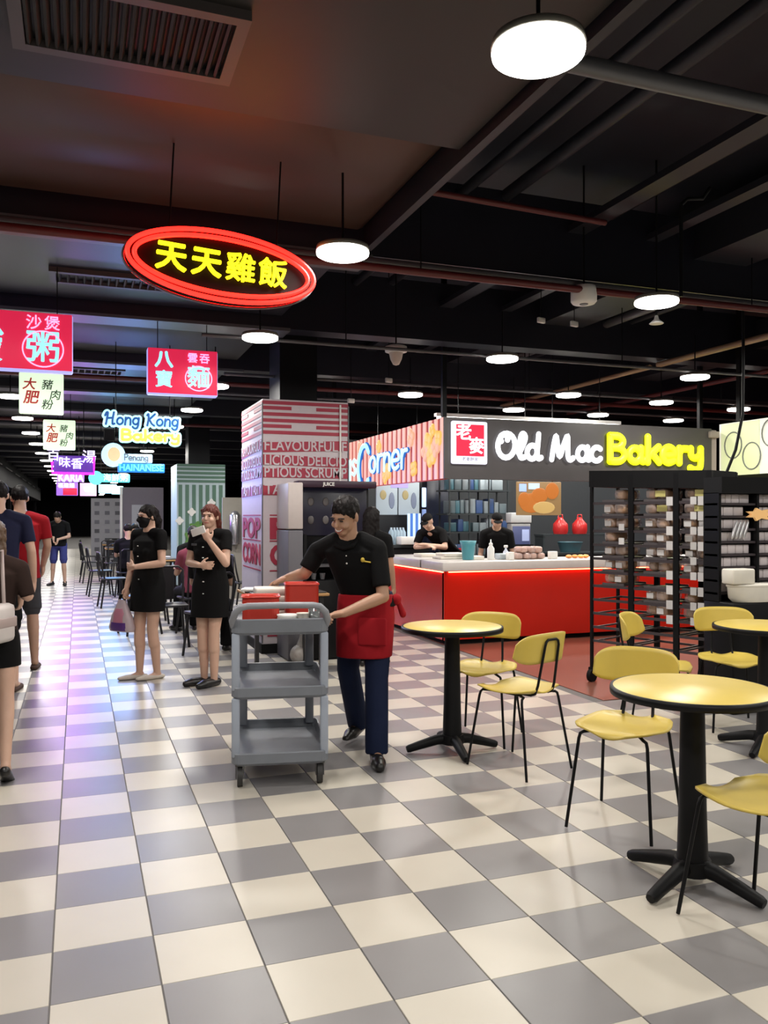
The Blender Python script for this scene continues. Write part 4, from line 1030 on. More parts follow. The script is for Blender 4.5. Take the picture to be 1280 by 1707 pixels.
for i in range(4):
    o = obj('foam_box', MB().bbox((0, 0, .022), (.21 - .004*(i % 2), .18, .042), .010, .05*(i-1)), foam, None, cl(-.03, .60, .8305 + .043*i), cr_)
    tag(o, ('lowest white foam box of the stack at the far end of the cart', 'second white foam box up in the stack on the cart', 'third white foam box up in the stack on the cart', 'topmost white foam box of the stack on the cart')[i], 'box', 'foam boxes stacked on the cart')
for i in range(2):
    o = obj('bowl', MB().lathe([(.03, 0), (.05, .02), (.06, .045), (.056, .045), (.045, .02), (.0001, .01)], n=22), white, None, cl(.045, .12, .8305 + .018*i)); tag(o, ('lower', 'upper')[i] + ' of two nested white bowls in the cart tray', 'bowl')
o = obj('cup', MB().lathe([(.024, 0), (.036, .07), (.037, .072), (.033, .07), (.022, .005), (.0001, .005)], n=20), foam, None, cl(.125, .10)); tag(o, 'white paper cup leaning in the front of the cart tray', 'cup')
for i in range(2):
    o = obj('glass', MB().lathe([(.026, 0), (.033, .085), (.031, .085), (.024, .006), (.0001, .006)], n=20), mat('clear glass', (.8, .85, .85), .05, trans=.9), None, cl(.185 + .005*i, .09 + .09*i)); tag(o, ('nearer', 'farther')[i] + ' of two clear glasses at the right of the cart tray', 'glass')
o = tag(obj('plastic_bag', MB().ell((0, 0, .10), (.11, .08, .10), None, 16, 10).cone((0, 0, .17), (0.01, 0, .27), .05, .02, 12).ell((.03, .02, .27), (.04, .02, .03)), mat('bag grey', (.35, .33, .31), .4, var=.5, scale=14, bump=.6), None, tuple(hall(-.80, 8.05))), 'crumpled pale plastic bag on the floor beside the drinks kiosk', 'bag')
o.location.z = 0.0

# ---------------------------------------------------------------- seating beyond the cart
wood = mat('wood edge', (.40, .22, .08), .45); darktop = mat('dark table top', (.05, .045, .045), .3); metalb = mat('black chair metal', (.010, .010, .012), .4)
def make_dtable():
    t = thing('dining_table', 'x', 'table')
    obj('table_top', MB().bbox((0, 0, .752), (.66, .66, .014), .004), darktop, t); obj('edge', MB().bbox((0, 0, .733), (.70, .70, .024), .006), wood, t)
    obj('frame', MB().box((0, 0, .712), (.6, .6, .02)), metalb, t)
    for sx in (-1, 1):
        for sy in (-1, 1): obj('leg', MB().box((sx*.29, sy*.29, .36), (.035, .035, .71)), metalb, t)
    return t
def make_dchair():
    t = thing('dining_chair', 'x', 'chair')
    obj('seat', MB().bbox((0, 0, .45), (.38, .38, .025), .01), metalb, t)
    for sx in (-1, 1):
        obj('leg', MB().tube([(sx*.15, .15, .45), (sx*.19, .20, .0)], .014, 8), metalb, t); obj('leg', MB().tube([(sx*.15, -.15, .45), (sx*.19, -.22, .0)], .014, 8), metalb, t)
    obj('back_frame', MB().tube([(-.16, -.16, .45), (-.17, -.2, .62), (-.17, -.23, .82), (-.12, -.235, .86), (.12, -.235, .86), (.17, -.23, .82), (.17, -.2, .62), (.16, -.16, .45)], .013, 8), metalb, t)
    obj('back_plate', MB().box((0, -.225, .67), (.13, .010, .36)), metalb, t)
    return t
DT = make_dtable(); DC = make_dchair()
tabs = [((-.93, 7.62), 'wood-edged dark table behind the cart, left of the kiosk'), ((1.55, 11.6), 'x'), ((1.15, 13.9), 'x'), ((1.0, 16.0), 'x'), ((3.0, 12.4), 'x'), ((.9, 19.2), 'x'), ((2.9, 19), 'x'), ((.9, 22), 'x')]
TLB = ['nearest dark dining table behind the two women in dresses', 'second dark dining table of the row beyond the two women', 'third dark dining table of the row, nearest the aisle', 'dark dining table beside the green striped column, nearer one', 'fourth dark dining table of the row beside the aisle', 'dark dining table behind the green striped column', 'farthest dark dining table of the row beside the aisle']
for i, (p, lb) in enumerate(tabs):
    q = hall(*p) if i == 0 else Vector((p[0], p[1], 0))
    if i == 0: DT.location = q; DT['label'] = lb; DT['group'] = 'dark dining tables'; continue
    dup(DT, q, 0, TLB[i-1])
chs = []
for i, (p, _) in enumerate(tabs):
    if i == 0: continue
    for sx, sy, rz in ((-.17, -.62, 0), (.0, .62, pi), (-.62, 0, -pi/2)):
        chs.append((p[0]+sx, p[1]+sy, rz + rnd.uniform(-.2, .2), 'black metal chair on the %s side of the %s dark dining table' % ({0: 'near', pi: 'far'}.get(rz, 'aisle'), ('nearest', 'second', 'third', 'nearer column', 'fourth', 'hidden column', 'farthest')[i-1])))
chs += [(1.25, 8.62, .3, 'black metal chair directly behind the red-haired woman'), (.95, 9.5, pi, 'black metal chair between and behind the two women'), (1.35, 10.3, .2, 'black metal chair under the diner in pink'), (.7, 10.6, 1.8, 'black metal chair left behind the masked woman')]
for i, (x, y, rz, lb) in enumerate(chs):
    if i == 0: DC.location = (x, y, 0); DC.rotation_euler.z = rz; DC['label'] = lb; DC['group'] = 'black dining chairs'
    else: dup(DC, (x, y, 0), rz, lb)
q = hall(-1.12, 7.50)
o = tag(obj('tray', MB().bbox((0, 0, .012), (.30, .22, .024), .008, -YAW), white, None, (q.x, q.y, .7605)), 'white tray on the wood-edged table behind the cart', 'tray')
wtop = mat('table paper', (.55, .55, .6), .5)
for i, (x, y) in enumerate(((1.05, 13.8), (1.25, 14.1), (.95, 15.9), (1.5, 11.5), (1.7, 11.75))):
    o = tag(obj('tray', MB().bbox((0, 0, .008), (.34, .24, .016), .004), wtop, None, (x, y, .7605)), 'white meal tray on a far dark table', 'tray', 'meal trays on the far tables')

# partitions beyond the seats
part = mat('partition grey', (.30, .30, .34), .5)
t = thing('partition', 'far pale grey partition printed with a grid of small dark pictures', 'partition', (.35, 25.4, 0))
obj('panel', MB().box((1.0, 0, .98), (2.0, .06, 1.96)), part, t)
for j in range(7):
    for i in range(7): obj('picture', MB().box((.16 + .28*i, -.034, 1.80 - .26*j), (.13, .008, .11)), mat('small picture', (.12, .12, .15), .5, objvar=.5), t)
t = thing('partition', 'mauve grey panel with a white edge post left of the green striped column', 'partition', (.95, 19.9, 0))
obj('panel', MB().box((.45, 0, .95), (.9, .06, 2.3)), mat('mauve panel', (.12, .10, .13), .5), t); obj('white_post', MB().box((-.03, -.02, 1.0), (.05, .08, 2.2)), white, t)
obj('print', MB().box((.45, -.035, 1.45), (.5, .01, .5)), part, t)
t = thing('partition', 'beige panel between the green column and the popcorn column', 'partition', (2.35, 14.6, 0))
obj('panel', MB().box((.6, 0, .88), (1.2, .06, 1.76)), mat('beige panel', (.30, .28, .24), .5), t)
obj('steel_urn', MB().lathe([(.09, .95), (.1, 1.0), (.1, 1.45), (.05, 1.52), (.0001, 1.53)], (.2, -.12, 0), 20), mat('steel', (.4, .4, .42), .25, metal=.8), t)
# dark stalls down the left side
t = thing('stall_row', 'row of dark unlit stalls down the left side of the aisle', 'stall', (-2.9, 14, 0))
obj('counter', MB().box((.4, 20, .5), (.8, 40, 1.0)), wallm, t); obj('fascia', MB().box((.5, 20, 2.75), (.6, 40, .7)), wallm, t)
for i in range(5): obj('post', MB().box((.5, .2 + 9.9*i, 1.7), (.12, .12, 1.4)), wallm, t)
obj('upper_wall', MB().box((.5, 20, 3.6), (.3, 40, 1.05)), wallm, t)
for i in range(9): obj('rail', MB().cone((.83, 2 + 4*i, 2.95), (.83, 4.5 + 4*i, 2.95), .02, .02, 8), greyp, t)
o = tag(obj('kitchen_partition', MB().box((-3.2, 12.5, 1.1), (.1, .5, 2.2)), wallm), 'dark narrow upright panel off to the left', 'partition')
# unseen fill lamp added inside the bakery stall to brighten the counter
t = thing('fill_strip_light', 'long fill light over the bakery counter, added unseen behind the fascia', 'light', (5.3, 9.15, 2.62))
obj('casing', MB().box((0, 0, .02), (2.6, .08, .04)), white, t); obj('tube', MB().cone((-1.28, 0, -.012), (1.28, 0, -.012), .014, .014, 10), glow, t)
obj('hanger', MB().cone((-1, 0, .03), (-1, 0, 1.53), .006, .006, 6), black, t); obj('hanger', MB().cone((1, 0, .03), (1, 0, 1.53), .006, .006, 6), black, t)
ld = bpy.data.lights.new('strip', 'AREA'); ld.shape = 'RECTANGLE'; ld.size = 2.5; ld.size_y = .06; ld.energy = 26; ld.color = (1, .97, .9)
a = bpy.data.objects.new('strip', ld); COL.objects.link(a); a.parent = t; a.location = (0, 0, -.03)
# ---------------------------------------------------------------- people
def remesh(mb, name, vox, smooth_it=2):
    me = mb.mesh(name); o = bpy.data.objects.new('tmp', me); COL.objects.link(o)
    m = o.modifiers.new('r', 'REMESH'); m.mode = 'VOXEL'; m.voxel_size = vox; m.use_smooth_shade = True
    if smooth_it: s_ = o.modifiers.new('s', 'SMOOTH'); s_.iterations = smooth_it; s_.factor = .5
    bpy.context.view_layer.update()
    r = bpy.data.meshes.new_from_object(o.evaluated_get(bpy.context.evaluated_depsgraph_get()))
    bpy.data.objects.remove(o); r.name = name; r.materials.clear()
    r.polygons.foreach_set('use_smooth', [True]*len(r.polygons)); return r
V = Vector
skins = {'tan': mat('skin tan', (.42, .235, .15), .5, var=.05), 'fair': mat('skin fair', (.60, .38, .28), .5, var=.05), 'mid': mat('skin mid', (.48, .29, .20), .5, var=.05)}
hairb = mat('black hair', (.009, .007, .007), .55, bump=.25, scale=60, spec=.15); hairr = mat('reddish hair', (.10, .022, .014), .5, bump=.3, scale=60, spec=.3); hairbr = mat('brown hair', (.09, .05, .025), .45, bump=.4, scale=50)
eyem = mat('eye dark', (.02, .012, .01), .2); brow = mat('eyebrow', (.03, .02, .018), .6); lip = mat('lips', (.38, .11, .09), .45); teeth = mat('teeth', (.75, .72, .68), .3)
cloth = {}
def C_(n, c, r=.8): return cloth.setdefault(n, mat('cloth ' + n, c, r, var=.12, scale=12, bump=.15, spec=.12))
bk = C_('black', (.0055, .0055, .006)); navy = C_('navy denim', (.012, .018, .048)); redc2 = C_('red', (.30, .010, .016)); nvy = C_('navy shirt', (.016, .018, .045)); gry = C_('grey shorts', (.05, .05, .055)); blues = C_('blue shorts', (.04, .045, .16)); pink = C_('dusty pink', (.22, .05, .07)); shoe = mat('black shoe leather', (.012, .011, .011), .35); whs = C_('white sandal', (.55, .5, .44)); brs = C_('brown sandal', (.08, .05, .04)); flo = C_('grey floral', (.3, .3, .3))

def hand(mb, w, d, n, side, curl=.35, spread=1.0, s=1.0):
    """w wrist, d finger direction, n palm normal (palm faces n), side=+1 thumb toward d x n"""
    w = V(w); d = V(d).normalized(); n = V(n); n = (n - d*n.dot(d)).normalized(); x = d.cross(n).normalized() * side
    pc = w + d*.048*s
    Mx = Matrix((x, d, n)).transposed()
    mb.ell(pc, (.040*s, .050*s, .017*s), Mx, 16, 10); mb.cap(w - d*.01, pc, .024*s, .022*s, 10)
    for i, (o_, L, r_) in enumerate(((.031, .066, .0085), (.0105, .074, .0088), (-.0105, .069, .0085), (-.031, .054, .0078))):
        a = (o_*1.6)*spread; dd = (d + x*a*2.2).normalized()
        p = pc + d*.036*s + x*o_*s; c_ = curl*(1 + .12*i)
        segs = (.44, .32, .24); ang = c_*.8
        for k in range(3):
            dv = (dd*cos(ang) + n*sin(ang)); q = p + dv*L*segs[k]*s
            mb.cap(p, q, r_*s*(1 - .06*k), r_*s*(.95 - .07*k), 8); p = q; ang += c_*1.3
    p = w + d*.022*s + x*.026*s; dv = (d*.62 + x*.75 + n*.25).normalized(); q = p + dv*.036*s; mb.cap(p, q, .0125*s, .0105*s, 8)
    dv = (d*.88 + x*.40 + n*.35).normalized(); r_ = q + dv*.030*s; mb.cap(q, r_, .0100*s, .0085*s, 8)

def person(label, X, Z, fx, fz, H, top, bottom, P, skin='mid', hair='short', hairm=None, vox=.012, group=None, hands=True):
    """P: pose points in metres, local frame (+y forward, +x the person's right side)"""
    k = H/1.70; p0 = hall(X, Z); f = hall(fx, fz); rz = math.atan2(f.y, f.x) - pi/2
    t = thing('person', label, 'person', tuple(p0), rz, group)
    hm = hairm or hairb; sk = skins[skin]
    G_ = lambda n, d: V(P.get(n, d))
    pel = G_('pelvis', (0, 0, .93*k)); chest = G_('chest', (0, .0, 1.22*k)); neck = G_('neck', (0, -.01, 1.43*k)); 
    head = G_('head', (0, .02, 1.585*k)); hy, hp = P.get('look', (0, 0)); hroll = P.get('roll', 0)
    ty = P.get('twist', 0); py = P.get('ptwist', 0)
    sh = {}; el = {}; wr_ = {}; hd = {}
    tw = Matrix.Rotation(ty, 3, 'Z')
    shw = P.get('shw', .175)*k
    base = neck*.82 + chest*.18
    for s, nm in ((1, 'R'), (-1, 'L')):
        sh[s] = G_('sh'+nm, base + tw @ V((s*shw, 0, -.035*k)))
        el[s] = G_('el'+nm, sh[s] + V((s*.05, -.02, -.28))*k)
        wr_[s] = G_('wr'+nm, el[s] + V((s*.01, .07, -.24))*k)
        hd[s] = P.get('hd'+nm, ((0, .1, -1), (-s, 0.3, 0), .5))
    hip = {}; kn = {}; an = {}; toe = {}
    for s, nm in ((1, 'R'), (-1, 'L')):
        hip[s] = G_('hip'+nm, pel + Matrix.Rotation(py, 3, 'Z') @ V((s*.085*k, 0, -.03*k)))
        an[s] = G_('an'+nm, (s*.09*k, -.02, .085))
        kn[s] = G_('kn'+nm, (hip[s] + an[s])/2 + V((0, .02, .02)))
        toe[s] = V(P.get('toe'+nm, (s*.25, 1, 0))).normalized()
    fem = P.get('fem', 0); hs = P.get('hs', 1.0)*k
    # ---- body, one continuous surface
    mb = MB()
    tr = [(pel - V((0,0,.07*k)), .145*k, .10*k, py), (pel + V((0,0,.03*k)), (.155 if fem else .150)*k, .105*k, py), (pel.lerp(chest, .45), (.115 if fem else .130)*k, .088*k, (py+ty)/2), (chest, .145*k, .105*k, ty), (chest.lerp(neck, .55), .150*k, .095*k, ty), (neck - V((0,0,.04*k)), .085*k, .06*k, ty)]
    mb.loft(tr)
    Mh = Matrix.Rotation(hy, 3, 'Z') @ Matrix.Rotation(hp, 3, 'X') @ Matrix.Rotation(hroll, 3, 'Y')
    h = lambda x, y, z: head + Mh @ (V((x, y, z))*hs)
    def he(c, r, nu=18, nv=12): mb.ell(h(*c), tuple(q*hs for q in r), Mh, nu, nv)
    he((0, -.010, .024), (.073, .092, .086)); he((0, .022, -.030), (.060, .066, .074)); he((0, .048, -.078), (.036, .036, .028)); he((0, .076, .022), (.044, .014, .012))
    for s in (-1, 1): he((s*.074, -.008, -.006), (.010, .018, .030)); he((s*.034, .060, -.032), (.024, .026, .022))
    mb.cap(h(0, .086, .004), h(0, .103, -.024), .009*hs, .0125*hs, 10); he((0, .083, -.055), (.022, .010, .012))
    mb.cap(neck - V((0,0,.05*k)), h(0, -.02, -.05), .060*k, .052*k, 16)
    for s in (-1, 1):
        mb.cap(base + tw @ V((s*.06*k, 0, .0)), sh[s], .060*k, .052*k, 14)
        mb.cap(sh[s], el[s], .047*k, .036*k, 14); mb.cap(el[s], el[s].lerp(wr_[s], .3), .037*k, .037*k, 14); mb.cap(el[s].lerp(wr_[s], .3), wr_[s], .037*k, .025*k, 14)
        if hands: hand(mb, wr_[s], V(hd[s][0]), V(hd[s][1]), hd[s][3] if len(hd[s]) > 3 else s, hd[s][2], s=k)
        th = .078 if not fem else .082
        mb.cap(hip[s], kn[s], th*k, .052*k, 16); mb.cap(kn[s], kn[s].lerp(an[s], .35), .052*k, .053*k, 14); mb.cap(kn[s].lerp(an[s], .35) - V((0, .008, 0)), an[s], .050*k, .033*k, 14)
        mb.cap(an[s] - V((0, .01, .02)), an[s] + toe[s]*.13*k + V((0, 0, -.055*k + .0)), .034*k, .022*k, 12)
    obj('body', remesh(mb, 'body', vox), sk, t)
    # ---- face
    if P.get('face', 1):
        for s in (-1, 1):
            e_ = MB(); e_.ell(h(s*.030, .0845, .005), (.0125*hs, .006*hs, .0055*hs), Mh, 10, 6); obj('eye', e_, eyem, t)
            e_ = MB(); e_.tube([h(s*.014, .0895, .020), h(s*.030, .0885, .0245), h(s*.047, .076, .019)], (.0030 if fem else .0042)*hs, 6); obj('eyebrow', e_, brow if hm is not hairr else hairr, t)
        if P.get('smile'):
            e_ = MB(); e_.tube([h(-.030, .074, -.046), h(-.016, .089, -.056), h(0, .094, -.059), h(.016, .089, -.056), h(.030, .074, -.046)], [.001*hs, .0035*hs, .0042*hs, .0035*hs, .001*hs], 8); obj('teeth', e_, teeth, t)
            e_ = MB(); e_.tube([h(-.031, .073, -.045), h(-.016, .092, -.0625), h(0, .097, -.066), h(.016, .092, -.0625), h(.031, .073, -.045)], .0036*hs, 6); obj('lips', e_, lip, t)
        elif not P.get('mask'):
            e_ = MB(); e_.tube([h(-.021, .082, -.056), h(0, .0945, -.055), h(.021, .082, -.056)], [.003*hs, .0062*hs, .003*hs], 8); obj('lips', e_, lip, t)
    if P.get('mask'):
        m_ = MB()
        for c_, r_ in (((0, .024, -.032), (.067, .073, .080)), ((0, .050, -.080), (.042, .042, .034)), ((.034, .062, -.032), (.028, .030, .027)), ((-.034, .062, -.032), (.028, .030, .027)), ((0, -.006, .0), (.080, .099, .07))): m_.ell(h(*c_), tuple(q*hs for q in r_), Mh, 22, 14)
        m_.cap(h(0, .086, .0), h(0, .106, -.03), .015*hs, .019*hs)
        mm = remesh(m_, 'face_mask', .006, 2); bm = bmesh.new(); bm.from_mesh(mm)
        for co, no in ((h(0, .07, -.004), Mh @ V((0, -.35, 1))), (h(0, .012, 0), Mh @ V((0, -1, -.25))), (h(0, 0, -.105), Mh @ V((0, 0, -1)))):
            bmesh.ops.bisect_plane(bm, geom=bm.verts[:] + bm.edges[:] + bm.faces[:], plane_co=co, plane_no=no.normalized(), clear_outer=True)
        bm.to_mesh(mm); bm.free(); mo = obj('face_mask', mm, C_('mask', (.009, .009, .010)), t)
        obj('ear_loop', MB().tube([h(.058, .05, -.02), h(.078, .01, .015)], .002, 6).tube([h(-.058, .05, -.02), h(-.078, .01, .015)], .002, 6), C_('mask', (.012, .012, .013)), mo)
    # ---- hair
    m_ = MB(); hz = P.get('hairline', .052)
    m_.ell(h(0, -.014, .030), tuple(q*hs for q in (.079, .097, .090)), Mh, 28, 18)
    bm = bmesh.new(); me = m_.mesh('hair'); bm.from_mesh(me)
    n_ = Mh @ V((0, {'cap': -.15, 'short': -.80}.get(hair, -1.05), 1)).normalized()
    bmesh.ops.bisect_plane(bm, geom=bm.verts[:] + bm.edges[:] + bm.faces[:], plane_co=h(0, .083, hz), plane_no=n_, clear_inner=True)
    bmesh.ops.holes_fill(bm, edges=[e for e in bm.edges if e.is_boundary], sides=0)
    bm.to_mesh(me); bm.free()
    hb = MB(); hb.add([v.co.copy() for v in me.vertices], [tuple(q.vertices) for q in me.polygons], True)
    if hair in ('long', 'bun', 'ponytail'):
        for s in (-1, 1): hb.cap(h(s*.066, .012, .055), h(s*.074, -.03, -.02), .018*hs, .018*hs, 10)
        hb.cap(h(0, -.075, .03), h(0, -.085, -.06), .052*hs, .045*hs)
    if hair == 'long':
        L_ = P.get('hairlen', .22)
        for s in (-1, 1): hb.cap(h(s*.066, -.03, .02), h(s*.066, -.04, .0) - V((0, .02, L_*k)), .030*hs, .026*hs)
        hb.cap(h(0, -.075, .0), h(0, -.07, .0) - V((0, .03, (L_ + .03)*k)), .062*hs, .055*hs)
    if hair == 'bun': hb.ell(h(0, -.105, .03), (.035*hs,)*3)
    if hair == 'ponytail':
        hb.cap(h(.0, -.095, .03), h(.0, -.13, -.04), .026*hs, .030*hs); hb.cap(h(0, -.13, -.04), h(0, -.12, -.04) - V((0, 0, .16)), .030*hs, .016*hs)
    hmsh = remesh(hb, 'hair', max(.005, vox*.8), 1)
    if hair != 'cap':
        from mathutils import noise
        for v in hmsh.vertices:
            q_ = Mh.inverted() @ (v.co - head)
            v.co += v.normal * (noise.noise(V((q_.x*90, q_.y*45, q_.z*30))) * .007 + noise.noise(q_*260) * .003) * hs
    obj('hair' if hair != 'cap' else 'cap', hmsh, hm if hair != 'cap' else bk, t)
    if hair == 'cap': obj('cap_brim', MB().ell(h(0, .10, .045), (.062*hs, .055*hs, .007*hs), Mh, 16, 6), bk, t)
    # ---- clothes
    if top:
        m_ = MB(); g = .012*k; zl = P.get('hem', .0)
        hemp = pel + V((0, 0, -.06*k + zl))
        m_.loft([(hemp, .162*k + g, .118*k + g, py), (pel + V((0,0,.04*k)), (.150 if not fem else .150)*k + g, .108*k + g, py), (pel.lerp(chest, .45), (.125 if fem else .142)*k + g, .098*k + g, (py+ty)/2), (chest, .150*k + g, .110*k + g, ty), (chest.lerp(neck, .5), .158*k + g, .100*k + g, ty), (neck - V((0,0,.045*k)), .100*k, .070*k, ty), (neck - V((0,0,.012*k)), .066*k, .062*k, ty)], 24)
        if fem:
            for s in (-1, 1): m_.ell(chest + tw @ V((s*.062*k, .075*k, -.005*k)), (.058*k, .05*k, .055*k))
        sl = P.get('sleeve', .72)
        for s in (-1, 1):
            e_ = sh[s].lerp(el[s], sl)
            m_.cap(base + tw @ V((s*.07*k, 0, .0)), sh[s], .066*k, .060*k, 14); m_.cone(sh[s], e_, .060*k, (.055 if sl < .9 else .046)*k, 18)
        to = obj('shirt' if not P.get('dress') else 'dress_top', remesh(m_, 'shirt', max(.007, vox*.9), 2), top, t)
    if P.get('dress'):
        m_ = MB(); hz_ = P['dress']; c0 = (hip[1] + hip[-1])/2; kc = (kn[1] + kn[-1])/2
        low = V(((kc.x + c0.x)/2, (kc.y + c0.y)/2, hz_))
        m_.loft([(low, .178*k, .135*k, py), (low.lerp(pel, .5), .178*k, .132*k, py), (pel - V((0,0,.02)), .175*k, .130*k, py), (pel + V((0,0,.10*k)), .145*k, .112*k, py), (pel + V((0,0,.13*k)), .135*k, .105*k, py)], 28)
        obj('skirt', m_, P.get('skirtm', top), t)
    if bottom:
        m_ = MB(); L_ = P.get('leglen', 1.0)
        m_.loft([(pel - V((0,0,.10*k)), .150*k, .108*k, py), (pel, .162*k, .115*k, py), (pel + V((0,0,.08*k)), .150*k, .108*k, py)], 24)
        for s in (-1, 1):
            m_.cap(hip[s], hip[s].lerp(kn[s], .95), .092*k, .072*k, 16)
            if L_ > .6:
                m_.ell(kn[s], (.072*k,)*3); m_.cone(kn[s], kn[s].lerp(an[s], min(1.0, (L_-.5)*2)) + V((0, -.008, -.030 if L_ > .9 else 0)), .071*k, .069*k, 18)
            else: m_.cone(hip[s].lerp(kn[s], .6), hip[s].lerp(kn[s], L_*2), .082*k, .085*k, 18)
        obj('trousers' if L_ > .6 else 'shorts', remesh(m_, 'trousers', max(.008, vox), 2), bottom, t)
    # ---- shoes
    fm = P.get('shoes', shoe)
    for s in (-1, 1):
        a_ = an[s]; d_ = toe[s]; m_ = MB(); up = V((0,0,1)); zb = a_.z - .085*1.0 if a_.z > .1 else 0.0
        dn = P.get('toedrop' + ('R' if s > 0 else 'L'), 0.0)
        heel = V((a_.x, a_.y, zb + .032)) - d_*.045*k; ball = V((a_.x, a_.y, zb + .028)) + d_*.12*k - up*dn; tip = V((a_.x, a_.y, zb + .024)) + d_*.185*k - up*dn
        m_.cap(heel, ball, .036*k, .046*k, 12); m_.cap(ball, tip, .044*k, .030*k, 12)
        if fm is shoe and not fem: m_.cap(a_ - V((0, 0, .02)), heel.lerp(ball, .35), .045*k, .038*k, 12)
        for i_, v in enumerate(m_.v):
            m_.v[i_] = (v[0], v[1], max(v[2], zb + .001 - dn)) 
        if fm in (whs, brs): m_.v = [(v[0], v[1], zb + .001 + (v[2]-zb)*.62) for v in m_.v]
        obj('shoe' if fm is shoe else 'sandal', remesh(m_, 'shoe', max(.007, vox*.8), 2), fm, t)
    return t, h, Mh, hs

# the smiling waiter behind the cart; he faces the viewer and looks down to his right
tp = person('smiling man in a black polo shirt and red apron leaning over the cart', -.13, 4.98, -.22, -.97, 1.66, bk, navy,
    dict(pelvis=(-.03, -.02, .90), chest=(.02, .06, 1.13), neck=(.055, .12, 1.305), head=(.055, .185, 1.428), look=(-.35, -.42), roll=-.12, twist=.12,
         shR=(.255, .07, 1.215), elR=(.325, .10, 1.085), wrR=(.455, .02, 1.055), hdR=((.80, -.15, -.30), (0, .1, -1), .3),
         shL=(-.115, .10, 1.235), elL=(-.165, .16, .965), wrL=(.02, .34, .885), hdL=((.80, .55, -.12), (.1, .3, -.95), .75),
         hipL=(-.10, 0, .86), knL=(-.105, .07, .47), anL=(-.115, .12, .082), toeL=(-.35, 1, 0),
         hipR=(.065, -.02, .86), knR=(.125, -.14, .49), anR=(.12, -.36, .12), toeR=(.15, 1, -.1), smile=1, sleeve=.80, hem=.05, hairline=.050, shoes=shoe),
    'tan', 'short', hairb, .0055)
t = tp[0]; h = tp[1]
m_ = MB(); m_.loft([((-.02, .03, .60), .165, .132, 0), ((-.02, .02, .70), .170, .134, 0), ((-.02, .0, .82), .174, .132, 0), ((-.02, -.01, .93), .168, .128, 0), ((-.02, .0, .965), .160, .122, 0)], 28)
ap = obj('apron', remesh(m_, 'apron', .009, 1), redc2, t)
obj('apron_pocket', MB().bbox((-.10, .155, .76), (.17, .025, .16), .012), redc2, ap)
obj('apron_knot', MB().ell((-.20, -.04, .93), (.03, .04, .035)).cap((-.21, -.04, .92), (-.235, -.06, .84), .014, .02), redc2, ap)
m_ = MB()
m_.tube([(-.01, .145, 1.29), (.005, .195, 1.255), (.055, .215, 1.24), (.105, .19, 1.255), (.12, .135, 1.29)], [.012, .015, .012, .015, .012], 8, flat=None)
obj('collar', m_, bk, t)
for z, y in ((1.20, .205), (1.155, .196)): obj('button', MB().ell((.045, y-.012, z), (.007, .004, .007)), white, t)
m_ = MB(); m_.ell((-.05, .185, 1.175), (.012, .008, .014)).cap((-.05, .183, 1.168), (-.09, .165, 1.160), .005, .004); obj('shirt_badge', m_, mat('badge yellow', (.6, .42, .05), .5), t)
for s in (-1, 1): pass

# two women in black dresses
tp = person('woman with a black face mask in a black dress holding a plastic bag', -2.07, 7.36, -.50, -.86, 1.55, bk, None,
    dict(fem=1, dress=.60, mask=1, look=(-.15, -.05), pelvis=(0, 0, .86), chest=(0, .0, 1.12), neck=(0, -.01, 1.30), head=(0, .015, 1.425),
         shR=(.145, 0, 1.265), elR=(.20, -.01, 1.01), wrR=(.165, .10, .80), hdR=((-.05, .2, -1), (-1, 0, 0), .7),
         shL=(-.145, 0, 1.265), elL=(-.19, .03, 1.02), wrL=(-.005, .17, .99), hdL=((1, .0, .0), (0, -1, 0), .5),
         anR=(.07, .04, .06), anL=(-.07, -.03, .06), knR=(.065, .045, .44), knL=(-.065, .02, .44), toeR=(.5, 1, 0), toeL=(.4, 1, 0), shoes=whs, sleeve=.55, skirtm=bk), 'fair', 'ponytail', hairb, .0065)
t = tp[0]
for z in (1.17, 1.08, .98, .88): obj('button', MB().ell((.0, .128 if z > 1.05 else .118, z), (.008, .004, .005)), white, t)
tp = person('red-haired woman in a black dress holding a white phone to her chin', -1.47, 7.10, -.32, -.95, 1.55, bk, None,
    dict(fem=1, dress=.58, look=(.15, -.02), pelvis=(0, 0, .86), chest=(0, .0, 1.12), neck=(0, -.01, 1.30), head=(0, .015, 1.425), hairlen=.16,
         shR=(.145, 0, 1.265), elR=(.20, .02, 1.03), wrR=(.0, .17, 1.02), hdR=((-1, .15, .0), (0, -1, 0), .5),
         shL=(-.145, 0, 1.265), elL=(-.19, .08, 1.035), wrL=(-.10, .19, 1.22), hdL=((.45, .12, .85), (.3, -1, .2), .8),
         anR=(.05, .02, .06), anL=(-.06, .05, .06), knR=(.06, .03, .44), knL=(-.055, .045, .44), toeR=(.7, 1, 0), toeL=(.3, 1, 0), sleeve=.55), 'fair', 'long', hairr, .0065)
t = tp[0]
for z in (1.17, 1.08, .98, .88, .78): obj('button', MB().ell((.0, .128 if z > 1.05 else .122, z), (.010, .004, .005)), white, t)
obj('name_badge', MB().bbox((.085, .128, 1.19), (.05, .006, .018), .002), greyp, t)
ph = hall(-1.47, 7.10); fz_ = math.atan2(hall(-.32, -.95).y, hall(-.32, -.95).x) - pi/2
q = Matrix.Rotation(fz_, 3, 'Z') @ V((-.02, .235, 1.305)); o = obj('phone', MB().bbox((0, 0, 0), (.13, .012, .062), .004), white, None, (ph.x + q.x, ph.y + q.y, q.z)); o.rotation_euler = (0, R(18), fz_)
tag(o, 'white phone held up by the red-haired woman', 'phone')
